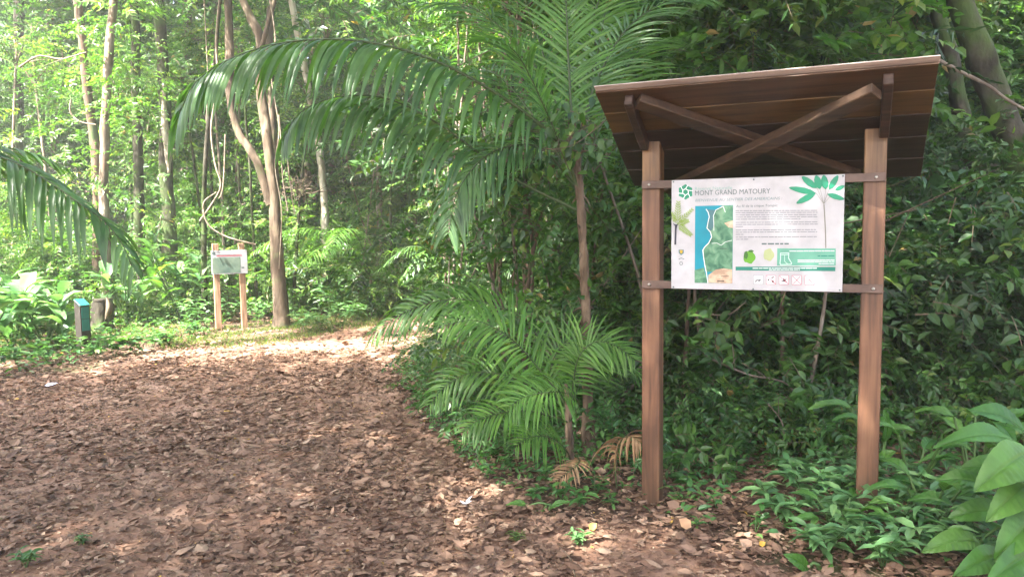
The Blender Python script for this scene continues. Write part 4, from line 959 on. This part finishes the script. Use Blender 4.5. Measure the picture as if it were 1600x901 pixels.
# ------------------------------------------------------------------ information shelter
SL = np.array([0.76495, 4.18522, 0.0]); U = np.array([0.91398, -0.40576, 0.0]); NN = np.array([0.40576, 0.91398, 0.0]); ZZ = np.array([0, 0, 1.0])
Wd = 1.1039
gz = 0.0
M['post'] = wood_mat('varnished_post_wood', (.065, .03, .017), (.13, .06, .031), (.195, .098, .053), 2, .5,
                     low=[(.15, .75, (.5, .56, .52), False), (1.95, 2.1, (1.25, 1.45, 1.2), True)])
M['dark_wood'] = wood_mat('dark_brown_beam', (.018, .009, .007), (.04, .02, .014), (.07, .038, .027), 0, .55)
M['brace_wood'] = wood_mat('dark_brown_brace', (.022, .011, .006), (.046, .024, .012), (.075, .042, .022), 0, .5)
M['plank'] = [wood_mat('roof_plank_' + n_, d_, m_, l_, 0, .5) for n_, d_, m_, l_ in (
    ('red', (.03, .013, .005), (.056, .026, .010), (.08, .04, .017)), ('brown', (.042, .022, .008), (.085, .045, .014), (.12, .068, .024)), ('dark', (.012, .006, .004), (.024, .012, .008), (.038, .02, .013)))]  # dark rear planks: shade under the roof put into their colour
M['weathered'] = wood_mat('weathered_edge', (.22, .17, .15), (.4, .33, .3), (.55, .48, .44), 0, .8)
M['rail'] = noise_mat('brown_painted_rail', [(.3, (.07, .045, .035)), (.7, (.15, .10, .08))], 12, rough=.5, bump=.1)
M['steel'] = flat_mat('bolt_steel', (.45, .43, .4), .35, .9)
M['panel'] = flat_mat('white_board', (.43, .43, .45), .32)

sh = thing('information_shelter', 'tall wooden notice shelter with sloping plank roof and trail information board', 'shelter', SL)
# object axes: x along the sign, y away, z up
sh.rotation_euler = (0, 0, math.atan2(U[1], U[0]))
X, Yv, Zv = np.array([1., 0, 0]), np.array([0, 1., 0]), np.array([0, 0, 1.])


def spart(mb, name, mat, parent=None):
    me = mb.mesh(name, mat); o = bpy.data.objects.new(name, me); C.objects.link(o); o.parent = parent or sh; return o


a_f, b_b, zf, zb, sl, sr = .3638, .3632, 2.2708, 1.835, .1967, .2272   # underside edges of the roof
slope = (zf - zb) / (a_f + b_b)
zr = lambda y: zf - slope * (y + a_f)       # underside height at local y
rd = unit(np.array([0, 1, -slope])); rn = np.cross(X, rd)    # down the slope and normal up
for k_ in (0, 1):
    xx = k_ * Wd; mb = MB(); z0 = -.1
    # post with a slanted top cut under the roof
    tf, tb = zr(0) - .05, zr(.1) - .05
    h = .05; c = .005
    V = []
    for zt in (z0, None):
        for (vx, vy) in ((-h + c, 0), (h - c, 0), (h, c), (h, .1 - c), (h - c, .1), (-h + c, .1), (-h, .1 - c), (-h, c)):
            V.append((xx + vx, vy, z0 if zt is not None else zr(vy) - .004))
    Q = [[j, (j + 1) % 8, 8 + (j + 1) % 8, 8 + j] for j in range(8)]
    mb.quads(V, Q); mb.add(V[8:], [[0, j, j + 1] for j in range(1, 7)]); mb.add(V[:8], [[0, j + 1, j] for j in range(1, 7)])
    spart(mb, 'post', M['post'])
# roof: lapped planks along x
roof_mb = []
N_B = 5; Lr = math.hypot(a_f + b_b, zf - zb); bw = Lr / N_B
roof = bpy.data.objects.new('roof', None); C.objects.link(roof); roof.parent = sh
mb = MB(); fr = np.array([0, -a_f, zf])
for q in range(N_B):
    s0 = q * bw; cen = fr + rd * (s0 + bw * .5 + .012) + rn * .006
    ax2 = unit(rd + rn * -.035 * -1); nx2 = np.cross(X, ax2)
    box(mb, cen + X * ((Wd + sr - sl) / 2 + rng.normal(0, .003)), X, ax2, nx2, Wd + sl + sr - .002 * q, bw + .022 - (.02 if q == N_B - 1 else 0), .012, mat=[0, 1, 2, 2, 2][q], bev=.0012)
box(mb, fr + rd * (Lr / 2 + .03) + rn * .0165 + X * ((Wd + sr - sl) / 2), X, rd, rn, Wd + sl + sr - .01, Lr - .07, .006, mat=2, bev=.001)  # dark backing sheet added to stop light showing between the planks
bpy.data.objects.remove(roof)
roof = spart(mb, 'roof', M['plank'])
mb = MB()
box(mb, fr + rn * .0158 - rd * .004 + X * ((Wd + sr - sl) / 2), X, rd, rn, Wd + sl + sr + .006, .05, .006, bev=.002)
spart(mb, 'roof_edge_trim', M['weathered'], roof)
# rafters, front ends square, running down to the post fronts and on under the roof
for xx in (-.03, Wd + .035):
    mb = MB(); s0, s1 = .035, .43
    box(mb, fr + rd * ((s0 + s1) / 2) + rn * (-.032) + X * xx, X, rd, rn, .042, s1 - s0, .06, bev=.004); spart(mb, 'rafter', M['dark_wood'])
# crossed braces
for (xa, sa, xb, sb, off) in ((.01, .06, Wd - .08, .80, -.026), (Wd - .01, .06, .03, .80, -.077)):
    A_ = fr + rd * sa + rn * off + X * xa; B_ = fr + rd * sb + rn * off + X * xb; d = unit(B_ - A_)
    mb = MB(); box(mb, (A_ + B_) / 2, d, np.cross(rn, d), rn, np.linalg.norm(B_ - A_), .075, .05, bev=.004); spart(mb, 'cross_brace', M['brace_wood'])
# rails with bolts
for zr_ in (1.815, 1.272):
    mb = MB(); box(mb, (Wd / 2, -.0085, zr_), X, Yv, Zv, Wd + .094, .015, .042, bev=.002); rl = spart(mb, 'rail', M['rail'])
    for xx in (-.005, Wd + .005):
        mb = MB(); K = 10
        tube(mb, [(xx, -.016, zr_), (xx, -.021, zr_), (xx, -.0235, zr_)], [.0085, .008, .004], K); spart(mb, 'bolt', M['steel'], rl)
# board
PX0, PX1, PZ0, PZ1 = .1195, .9695, 1.254, 1.834
FYp = -.0315
mb = MB(); box(mb, ((PX0 + PX1) / 2, -.024, (PZ0 + PZ1) / 2), X, Yv, Zv, PX1 - PX0, .014, PZ1 - PZ0, bev=.0015); board = spart(mb, 'information_board', M['panel'])
# photograph-measured layout of the print -> board coordinates
src = np.array([(80, 126), (1140, 84), (1117, 812), (70, 780)], float); dst = np.array([(0, 1), (1, 1), (1, 0), (0, 0)], float)
Am = []; bm_ = []
for (x, y), (u, v) in zip(src, dst):
    Am += [[x, y, 1, 0, 0, 0, -u * x, -u * y], [0, 0, 0, x, y, 1, -v * x, -v * y]]; bm_ += [u, v]
Hm = np.append(np.linalg.solve(np.array(Am), np.array(bm_)), 1).reshape(3, 3)


def bp(x, y):
    w = Hm @ np.array([x, y, 1.0]); return PX0 + w[0] / w[2] * (PX1 - PX0), PZ0 + w[1] / w[2] * (PZ1 - PZ0)


def inks(name, col, rough=.4): return flat_mat(name, col, rough)


LAY = [0]


def poly(name, pts, mat, layer=1, parent=None, local=False):
    P = [(p if local else bp(*p)) for p in pts]; y = FYp - .0006 * layer
    me = bpy.data.meshes.new(name); me.from_pydata([(a, y, b_) for a, b_ in P], [], [list(range(len(P)))]); me.materials.append(mat)
    o = bpy.data.objects.new(name, me); C.objects.link(o); o.parent = parent or board; return o


def multi(name, polys, mat, layer=1, parent=None):
    V = []; Fc = []; y = FYp - .0006 * layer
    for P in polys:
        P = [bp(*p) for p in P]; Fc.append(list(range(len(V), len(V) + len(P)))); V += [(a, y, b_) for a, b_ in P]
    me = bpy.data.meshes.new(name); me.from_pydata(V, [], Fc); me.materials.append(mat)
    o = bpy.data.objects.new(name, me); C.objects.link(o); o.parent = parent or board; return o


def line(pts, w):
    """stroke of width w (zoom px) through pts as quads"""
    out = []
    for (x0, y0), (x1, y1) in zip(pts[:-1], pts[1:]):
        d = math.hypot(x1 - x0, y1 - y0) or 1; nx, ny = -(y1 - y0) / d * w / 2, (x1 - x0) / d * w / 2
        ex, ey = (x1 - x0) / d * w * .2, (y1 - y0) / d * w * .2
        out.append([(x0 - nx - ex, y0 - ny - ey), (x1 - nx + ex, y1 - ny + ey), (x1 + nx + ex, y1 + ny + ey), (x0 + nx - ex, y0 + ny - ey)])
    return out


def text(s, x, y, x2, hpx, mat, name, shear=0.0, parent=None, bold=0.0, layer=1):
    """text whose baseline starts at zoom (x,y) and whose width reaches x2, cap height hpx"""
    cu = bpy.data.curves.new(name, 'FONT'); cu.body = s; cu.size = 1; cu.shear = shear; cu.offset = bold; cu.fill_mode = 'FRONT'; cu.resolution_u = 3
    o = bpy.data.objects.new(name, cu); C.objects.link(o)
    bpy.context.view_layer.update(); w, h_ = o.dimensions.x, o.dimensions.y
    X0, Z0 = bp(x, y); X1, _ = bp(x2, y); _, Z1 = bp(x, y - hpx)
    o.parent = parent or board; o.rotation_euler = (R(90), 0, 0)
    o.location = (X0, FYp - .0006 * layer, Z0); o.scale = ((X1 - X0) / max(w, .01), (Z1 - Z0) / .72, 1)
    cu.materials.append(mat)
    bpy.context.view_layer.update(); dg = bpy.context.evaluated_depsgraph_get()
    me = bpy.data.meshes.new_from_object(o.evaluated_get(dg)); o2 = bpy.data.objects.new(name, me); C.objects.link(o2)
    if not me.materials: me.materials.append(mat)
    o2.parent = o.parent; o2.rotation_euler = o.rotation_euler; o2.location = o.location; o2.scale = o.scale
    bpy.data.objects.remove(o); o2.name = name; return o2


I_dk = inks('ink_grey_green', (.09, .13, .13)); I_gr = inks('ink_green', (.01, .22, .12)); I_txt = inks('ink_grey', (.2, .21, .23)); I_lt = inks('ink_light_grey', (.42, .42, .45))
I_sea = inks('ink_sea', (.0, .22, .30)); I_teal = inks('ink_teal_band', (.01, .18, .13)); I_box = inks('ink_pale_teal', (.12, .34, .25)); I_wh = inks('ink_white', (.75, .8, .8))
I_land = noise_mat('ink_map_relief', [(.35, (.04, .13, .08)), (.5, (.09, .22, .13)), (.65, (.17, .32, .2))], 22, rough=.4, bump=0, detail=5, distort=.6)
I_sand = noise_mat('ink_map_town', [(.4, (.38, .26, .18)), (.6, (.55, .42, .3))], 40, rough=.4, bump=0)
I_fern = inks('ink_fern', (.24, .36, .06)); I_dkst = inks('ink_dark_stem', (.03, .035, .05)); I_red = inks('ink_red', (.45, .08, .12)); I_black = inks('ink_black', (.03, .03, .035))
I_fr = inks('ink_fruit', (.10, .30, .02)); I_fr2 = inks('ink_pale_fruit', (.35, .40, .2)); I_gold = inks('ink_gold', (.45, .3, .03)); I_navy = inks('ink_lagoon', (.06, .16, .18))

# reserve logo: green hexagonal star with white lines
cx, cy, r1 = 163, 196, 47
pts = [(cx + (r1 if k % 2 == 0 else r1 * .84) * math.sin(k * math.pi / 6), cy - (r1 if k % 2 == 0 else r1 * .84) * math.cos(k * math.pi / 6)) for k in range(12)]
emblem = poly('emblem', pts, I_gr)
hx = [(cx + 19 * math.sin(k * math.pi / 3), cy - 19 * math.cos(k * math.pi / 3)) for k in range(7)]
ln = line(hx, 4.5)
for k in range(6):
    a = k * math.pi / 3; ln += line([(cx + 19 * math.sin(a), cy - 19 * math.cos(a)), (cx + 44 * math.sin(a + .35), cy - 44 * math.cos(a + .35))], 4)
multi('emblem_lines', ln, I_wh, 2)
text('Réserve Naturelle', 217, 186, 442, 20, I_gr if False else inks('ink_soft_green', (.22, .36, .33)), 'subtitle_lettering')
text('MONT GRAND MATOURY', 217, 217, 674, 30, I_dk, 'title_lettering')
text('BIENVENUE AU SENTIER DES AMERICAINS :', 219, 255, 748, 17, inks('ink_mid_grey', (.16, .24, .24)), 'welcome_lettering', shear=.2)
text('Au fil de la crique Tompic:', 468, 289, 724, 15, I_dk, 'heading_lettering', shear=.12)
# map
MP = [(220, 281), (450, 275), (441, 753), (212, 747)]
mp_ = poly('trail_map', MP, I_sea)
coast = [(286, 300), (298, 318), (305, 345), (297, 380), (290, 415), (312, 440), (318, 470), (300, 505), (275, 530), (264, 548), (268, 590), (275, 640), (285, 690), (292, 747)]
multi('map_land', [coast[3:8] + [(447, 480), (449, 300), (449, 277), (390, 280), (345, 300), (335, 330), (330, 370), (305, 440)][:0] + [(445, 500), (449, 277), (385, 278), (345, 305), (332, 340), (332, 395), (318, 432)],
                   [(300, 505), (445, 498), (441, 680), (283, 680), (264, 548)], [(212, 670), (268, 655), (292, 748), (212, 747)]], I_land, 2)
multi('map_lagoon', [[(288, 302), (345, 305), (332, 340), (332, 395), (318, 432), (298, 420), (300, 380), (305, 345)]], I_navy, 3)
multi('map_town', [[(296, 700), (340, 668), (388, 660), (441, 668), (441, 752), (294, 747)]], I_sand, 4); multi('map_clearing', [[(395, 385), (448, 370), (448, 415), (420, 410)]], I_sand, 4)
multi('map_route', line(coast, 4.5) + line([(332, 430), (332, 395), (330, 340), (345, 305), (390, 283), (402, 318)], 3.5) + line([(318, 508), (350, 506), (375, 520), (400, 500), (440, 490)], 2.5), I_wh, 5)
multi('map_marks', line([(350, 738), (390, 738)], 6) + line([(368, 540), (410, 540)], 3) + line([(374, 708), (420, 708)], 3), I_black, 6)
# body text: rows of words too small to read in the photograph
def words_row(x0, x1, y, slopey, h_, out, gap=4):
    x = x0
    while x < x1 - 8:
        w = random.uniform(12, 46); w = min(w, x1 - x); yy = y + (x - x0) * slopey
        out.append([(x, yy - h_ / 2), (x + w, yy - h_ / 2 + w * slopey), (x + w, yy + h_ / 2 + w * slopey), (x, yy + h_ / 2)]); x += w + gap
rows = []
for y, x1 in [(310, 965), (322, 968), (336, 966), (349, 966), (362, 862), (381, 966), (394, 968), (407, 520), (428, 964), (441, 964), (454, 520), (471, 962), (484, 540)]:
    words_row(464, x1, y, -.004, 4.6, rows)
multi('body_text_lines', rows, I_txt)
rows = []; words_row(622, 788, 512, 0, 9, rows, 7); multi('picture_heading', rows, I_dk)
rows = []
for y, x0, x1 in [(448, 120, 170), (480, 118, 135), (492, 118, 180), (503, 118, 165), (668, 150, 188), (678, 150, 186), (690, 128, 188), (697, 140, 186), (716, 165, 186), (738, 126, 188), (584, 116, 148), (606, 110, 158), (643, 110, 154), (303, 1028, 1060), (311, 1028, 1088)]:
    words_row(x0, x1, y, 0, 3.2, rows, 3)
rows += line([(209, 240), (195, 742)], 1.2)
multi('margin_text_lines', rows, I_lt)
# fern at the left margin
fr_ = []
for (x0, y0, x1, y1, L_, n_) in ((110, 385, 120, 255, 38, 8), (112, 388, 205, 300, 30, 8), (115, 392, 195, 458, 34, 9), (112, 390, 180, 370, 30, 7), (104, 385, 80, 320, 22, 6)):
    fr_ += line([(x0, y0), (x1, y1)], 3); dx, dy = (x1 - x0), (y1 - y0); l = math.hypot(dx, dy); dx /= l; dy /= l
    for q in range(n_):
        t_ = (q + 1) / (n_ + .5); bx, by = x0 + dx * l * t_, y0 + dy * l * t_; s_ = L_ * (1 - .55 * t_)
        for sd in (-1, 1):
            ex, ey = bx + (dx * .7 - dy * sd * .8) * s_, by + (dy * .7 + dx * sd * .8) * s_; ex = max(ex, 76); mx_, my_ = (bx + ex) / 2, (by + ey) / 2
            fr_.append([(bx, by), (mx_ + dx * 5, my_ + dy * 5), (ex, ey), (mx_ - dx * 4, my_ - dy * 4)])
multi('fern_picture', fr_, I_fern, 7)
multi('fern_stem_picture', [[(98, 400), (93, 396), (84, 384), (100, 392), (112, 392), (120, 384), (112, 402), (108, 420), (104, 515), (93, 515)]], I_dkst, 8)
# crest and logos
multi('crest', [[(118, 545), (148, 545), (148, 566), (133, 578), (118, 566)]], I_navy, 1); multi('crest_field', [[(124, 548), (142, 548), (141, 564), (133, 570), (125, 564)]], I_gold, 2)
multi('small_logo_marks', line([(118, 602), (133, 596), (150, 602)], 4) + line([(122, 628), (127, 620), (137, 620), (142, 628), (137, 637), (127, 637), (122, 628)], 3), I_dk)
# parasol-leaved plant
lv = []
def leaf2(x0, y0, x1, y1, w):
    dx, dy = x1 - x0, y1 - y0; l = math.hypot(dx, dy); nx, ny = -dy / l * w, dx / l * w
    P = []
    for t_, k in ((0, 0), (.2, .75), (.45, 1), (.75, .8), (.93, .4), (1, 0)): P.append((x0 + dx * t_ + nx * k, y0 + dy * t_ + ny * k))
    for t_, k in ((.93, .4), (.75, .8), (.45, 1), (.2, .75)): P.append((x0 + dx * t_ - nx * k, y0 + dy * t_ - ny * k))
    lv.append(P)
leaf2(960, 202, 792, 168, 19); leaf2(965, 172, 872, 100, 21); leaf2(958, 202, 836, 266, 19); leaf2(985, 178, 960, 92, 24); leaf2(1020, 180, 1008, 90, 23); leaf2(1040, 180, 1098, 92, 19); leaf2(1078, 184, 1137, 156, 13); leaf2(1028, 207, 1135, 240, 17)
multi('leaf_picture', lv, I_gr, 3)
multi('stem_picture', line([(1008, 272), (1012, 350), (1016, 440), (1017, 538)], 7) + sum([line([(1007, 268), (x_, y_)], 2.2) for x_, y_ in ((960, 202), (966, 172), (986, 178), (1020, 180), (1040, 180), (1028, 207), (1078, 184))], []), inks('ink_stem', (.2, .2, .17)), 2)
# fruits
def blob(cx, cy, rx, ry, n=16, w=.12):
    return [(cx + rx * (1 + w * math.sin(3 * a + 1) * .6) * math.cos(a), cy + ry * (1 + w * math.cos(5 * a)) * math.sin(a)) for a in [2 * math.pi * k / n for k in range(n)]]
multi('green_fruit_picture', [blob(545, 592, 37, 40)], I_fr, 1); multi('fruit_shading', [blob(525, 580, 12, 24), blob(556, 556, 16, 8)], inks('ink_dark_green', (.04, .13, .02)), 2)
multi('pale_fruit_picture', [blob(664, 579, 33, 38)], I_fr2, 1)
multi('sketch_lines', line([(500, 640), (512, 560), (540, 540)], 2) + line([(582, 640), (600, 590), (634, 550)], 2) + line([(580, 585), (615, 572)], 2) + line([(500, 641), (600, 641)], 1.5), I_lt)
# boot box and band
poly('boot_box', [(717, 540), (1079, 542), (1078, 648), (714, 646)], I_box)
multi('boot_picture', line([(736, 570), (788, 568), (786, 600), (804, 630), (802, 638), (736, 640), (733, 630), (737, 600), (736, 570)], 5) + line([(740, 580), (786, 578)], 4) + line([(762, 580), (762, 620), (780, 636)], 3), inks('ink_pale_mint', (.5, .7, .62)), 2)
rows = []
for y, x0, x1 in [(557, 792, 1070), (613, 842, 1070), (623, 842, 1070), (636, 972, 1068)]: words_row(x0, x1, y, 0, 4, rows, 3)
multi('boot_box_text_lines', rows, I_wh, 2); rows = []; words_row(966, 1070, 588, 0, 6, rows, 4); multi('boot_box_note', rows, I_teal, 2)
poly('green_band', [(461, 650), (1076, 656), (1075, 682), (461, 673)], I_teal)
rows = []; words_row(565, 960, 661, .006, 4, rows, 3); words_row(665, 855, 670, .006, 3.5, rows, 3); multi('band_text_lines', rows, I_wh, 2)
rows = []; words_row(580, 945, 688, .004, 3, rows, 3); words_row(550, 975, 699, .004, 2.6, rows, 3); multi('note_text_lines', rows, I_lt)
# five pictograms
for q, x0 in enumerate((570, 648, 727, 806, 886)):
    y0, y1, x1 = 704 + q * .8, 757 + q * 2, x0 + 58
    pk = poly('pictogram', [(x0, y0), (x1, y0 + 1), (x1 - 1, y1 + 1), (x0, y1)], inks('pictogram_ground', (.72, .66, .68) if q else (.74, .76, .78)), 1)
    multi('pictogram_border', line([(x0, y0), (x1, y0 + 1), (x1 - 1, y1 + 1), (x0, y1), (x0, y0)], 2.4), I_red if q else I_txt, 2, pk)
    if q: multi('pictogram_slash', line([(x0 + 4, y0 + 4), (x1 - 3, y1 - 3)], 3), I_red, 4, pk)
    else: multi('pictogram_leash', line([(x0 + 6, y0 + 5), (x0 + 32, y0 + 32)], 1.8), I_txt, 4, pk)
    if q == 0: sym = [[(582, 732), (603, 731), (606, 729), (616, 728), (616, 733), (608, 735), (607, 745), (602, 744), (600, 738), (588, 738), (584, 747), (580, 746)]]
    elif q == 1: sym = [blob(x0 + 13, y0 + 27, 5, 5), [(x0 + 28, y0 + 12), (x0 + 46, y0 + 8), (x0 + 50, y0 + 13), (x0 + 34, y0 + 18)], [(x0 + 30, y0 + 28), (x0 + 44, y0 + 32), (x0 + 50, y0 + 48), (x0 + 36, y0 + 44)]]
    elif q == 2: sym = [[(x0 + 8, y0 + 34), (x0 + 24, y0 + 30), (x0 + 28, y0 + 14), (x0 + 34, y0 + 26), (x0 + 48, y0 + 16), (x0 + 38, y0 + 32), (x0 + 52, y0 + 44), (x0 + 30, y0 + 38)]]
    elif q == 3: sym = line([(x0 + 8, y1 - 6), (x1 - 8, y0 + 8)], 3)
    else: sym = line([(x0 + 14, y0 + 40), (x0 + 30, y0 + 20), (x0 + 44, y0 + 42), (x0 + 14, y0 + 24)], 2.4)
    multi('pictogram_symbol', sym, I_black if q != 4 else inks('ink_pale_red', (.5, .25, .28)), 3, pk)
for (x, y) in ((91, 135), (577, 119), (1128, 96), (84, 771), (567, 787), (1101, 799)):
    a, c_ = bp(x, y); mb = MB(); tube(mb, [(a, FYp + .002, c_), (a, FYp - .002, c_), (a, FYp - .0035, c_)], [.0045, .0045, .002], 8); spart(mb, 'screw', I_dk, board)

# ------------------------------------------------------------------ small map board
M['post2'] = wood_mat('light_brown_post', (.16, .09, .05), (.30, .18, .11), (.44, .29, .19), 2, .6)
bl, br = at(342, 518, 12.0), at(382, 512, 12.2)
bl[2] = hgt(bl[0], bl[1]); br[2] = hgt(br[0], br[1])
mbd = thing('map_board', 'small white map board on two wooden posts across the trail', 'map board', bl)
ux = unit((br - bl) * [1, 1, 0]); nx_ = np.cross(ZZ, ux)
for p in (bl, br):
    mb = MB(); zt = at(342, 382, 12.0)[2]; box(mb, p + [0, 0, zt / 2 - .05], ux, nx_, ZZ, .09, .08, zt + .1, bev=.006); mb.obj('post', M['post2'], mbd)
pc = (bl + br) / 2; pc[2] = 0
pw = .54; pz0, pz1 = at(0, 428, 12.0)[2], at(0, 391, 12.0)[2]
pz0, pz1 = at(360, 428, 12.0)[2], at(360, 391, 12.0)[2]
fc = pc - nx_ * .055 + [0, 0, (pz0 + pz1) / 2]
M['panel2'] = flat_mat('white_map_board', (.38, .39, .42), .35)
mb = MB(); box(mb, fc, ux, nx_, ZZ, pw, .02, pz1 - pz0, bev=.002); bd = mb.obj('board', M['panel2'], mbd)


def bq(name, u0, v0, u1, v1, mat, lay=1):
    o_ = np.array(mbd.location); ph = pz1 - pz0
    P = [fc - nx_ * (.0105 + .0015 * lay) + ux * ((u - .5) * pw) + ZZ * ((.5 - v) * ph) - o_ for u, v in ((u0, v0), (u1, v0), (u1, v1), (u0, v1))]
    me = bpy.data.meshes.new(name); me.from_pydata([tuple(p) for p in P], [], [[0, 1, 2, 3]]); me.materials.append(mat); o = bpy.data.objects.new(name, me); C.objects.link(o); o.parent = bd


I_map2 = noise_mat('ink_small_map', [(.35, (.07, .12, .10)), (.5, (.13, .19, .15)), (.65, (.2, .26, .2))], 5, rough=.4, bump=0)
bq('map_picture', .03, .3, .80, .95, I_map2); bq('title_lettering', .14, .12, .8, .17, I_lt); bq('subtitle_lettering', .14, .21, .86, .245, I_red); bq('emblem', .03, .06, .1, .17, I_dk)
bq('note_lettering', .83, .55, .95, .58, I_lt); bq('note_lettering', .83, .72, .9, .78, I_dk)

# ------------------------------------------------------------------ marker post
b = gnd(132, 549); b[2] = hgt(b[0], b[1]); dpm = float(b[1])
mk = thing('marker_post', 'short dark square waymark post with slanted teal cap and two round badges', 'marker post', b)
sc_ = dpm / F; hw_ = 80 * sc_
th = R(-22); mk.rotation_euler = (0, 0, 0); ux2 = np.array([math.cos(th), math.sin(th), 0]) * -1; ux2 = np.array([math.cos(R(60)), math.sin(R(60)), 0]); ny2 = np.cross(ZZ, ux2)
M['marker'] = noise_mat('dark_grey_recycled_plastic', [(0.3, (0.021, 0.0182, 0.0154)), (0.7, (0.0364, 0.0308, 0.0266))], 20, rough=.6, bump=.2)
M['teal'] = flat_mat('teal_paint', (.02, .16, .14), .45)
s_ = .13
V = []
for (a, c_) in ((-1, -1), (1, -1), (1, 1), (-1, 1)): V.append(b + ux2 * a * s_ / 2 + ny2 * c_ * s_ / 2 - [0, 0, .05])
for (a, c_) in ((-1, -1), (1, -1), (1, 1), (-1, 1)): V.append(b + ux2 * a * s_ / 2 + ny2 * c_ * s_ / 2 + [0, 0, hw_ - .075 + (c_ > 0) * .075])
mb = MB(); mb.quads(V, [[0, 1, 5, 4], [1, 2, 6, 5], [2, 3, 7, 6], [3, 0, 4, 7]]); mb.quads(V[4:], [[0, 1, 2, 3]]); body = mb.obj('post', M['marker'], mk)
sd_ = unit(V[7] - V[4]); nn_ = np.cross(ux2, sd_); mb = MB(); cc_ = sum(V[4:]) / 4 + nn_ * .006
box(mb, cc_, ux2, sd_, nn_, s_ + .008, np.linalg.norm(V[7] - V[4]) + .008, .012, bev=.002); mb.obj('cap', M['teal'], mk)
fm = b - ny2 * (s_ / 2 + .003)
for z0 in (.41, .60):
    zc = z0 * hw_ / .8; mb = MB(); box(mb, fm + [0, 0, zc], ux2, ny2, ZZ, .1, .006, .155, bev=.001); bdg = mb.obj('badge', M['teal'], mk)
    mb = MB(); K = 20; o_ = fm - ny2 * .0045 + np.array([0, 0, zc + .03]); thc = np.linspace(0, 2 * np.pi, K, endpoint=False)
    Vi = [o_ + ux2 * math.cos(a) * .016 + ZZ * math.sin(a) * .016 for a in thc] + [o_ + ux2 * math.cos(a) * .045 + ZZ * math.sin(a) * .04 for a in thc]
    mb.quads(Vi, [[j, (j + 1) % K, K + (j + 1) % K, K + j] for j in range(K)]); mb.obj('ring', I_wh, bdg)
    mb = MB(); box(mb, fm - ny2 * .004 + np.array([0, 0, zc - .052]), ux2, ny2, ZZ, .096, .003, .035, bev=.0005); mb.obj('stripe', inks('green_stripe', (.02, .35, .16)), bdg)

# ------------------------------------------------------------------ small scraps
M['paper'] = flat_mat('white_scrap', (.75, .74, .78), .6)
b = gnd(727, 803); b[2] = hgt(b[0], b[1]) + .035
mb = MB()
for (a, l, r_) in ((1.1, .06, .007), (2.5, .035, .006), (-.5, .04, .006)):
    leaves(mb, np.array([b]), np.array([[math.cos(a), .2 * math.sin(a), .5]]), np.array([[0, -.8, .6]]), l, r_ / l * 2.2, OVAL)
tag(mb.obj('feather', M['paper'], None, tuple(b)), 'small white feather standing in the litter mid foreground', 'feather')
b = gnd(70, 604); b[2] = hgt(b[0], b[1]) + .03
mb = MB(); leaves(mb, np.array([b, b + [.05, 0, 0]]), np.array([[1, .2, .1], [.9, -.3, .2]]), np.array([[0, -.5, 1], [.2, -.5, 1]]), .13, .5, CURL)
tag(mb.obj('paper_scrap', flat_mat('bluish_scrap', (.5, .55, .75)), None, tuple(b)), 'pale blue scrap of litter at the left trail edge', 'litter')
M['yleaf'] = leaf_mat('yellow_fallen_leaf', [(0, (.5, .28, .03)), (1, (.6, .36, .05))], .5, .25, (1.1, 1, .6))
M['tleaf'] = leaf_mat('tan_fallen_leaf', [(0, (.36, .2, .1)), (1, (.42, .25, .14))], .6, .15, (1.1, 1, .6))
for (px, py, l, mt, lab) in ((1195, 722, .06, 'yleaf', 'orange-yellow fallen leaf caught on the plants below the board'), (921, 841, .05, 'yleaf', 'bright yellow fallen leaf beside the fresh weed tuft'), (1080, 838, .075, 'tleaf', 'large upright tan leaf in the litter below the board'), (1062, 808, .08, 'litter', 'big reddish-brown curled leaf right of the left post foot'), (1186, 868, .035, 'yleaf', 'small yellow leaf lowest in the litter before the herbs')):
    b = gnd(px, py); b[2] = hgt(b[0], b[1]) + (.08 if py < 730 else .035)
    mb = MB(); leaves(mb, np.array([b]), np.array([[rng.uniform(-1, 1), .2, .25]]), np.array([[0, -.8, .8]]), l, .85, CURL, 0, np.array([.6]), smooth=True)
    tag(mb.obj('fallen_leaf', M[mt], None, tuple(b)), lab, 'fallen leaf')

# ------------------------------------------------------------------ thin haze volume imitating the veil of lens glare
mb = MB(); box(mb, (0, 15, 10.2), X, Yv, Zv, 152, 152, 24, bev=.01)
hz, nt, b_ = newmat('glare_haze'); nt.nodes.remove(b_)
pv = nt.nodes.new('ShaderNodeVolumePrincipled'); pv.inputs['Color'].default_value = (.93, .97, .95, 1); pv.inputs['Density'].default_value = .0028; pv.inputs['Anisotropy'].default_value = .3
nt.links.new(pv.outputs[0], nt.nodes['Material Output'].inputs['Volume'])
tag(mb.obj('haze', hz), 'thin haze volume added for the pale veil of lens glare', 'haze', kind='stuff')
sc.cycles.volume_bounces = 1
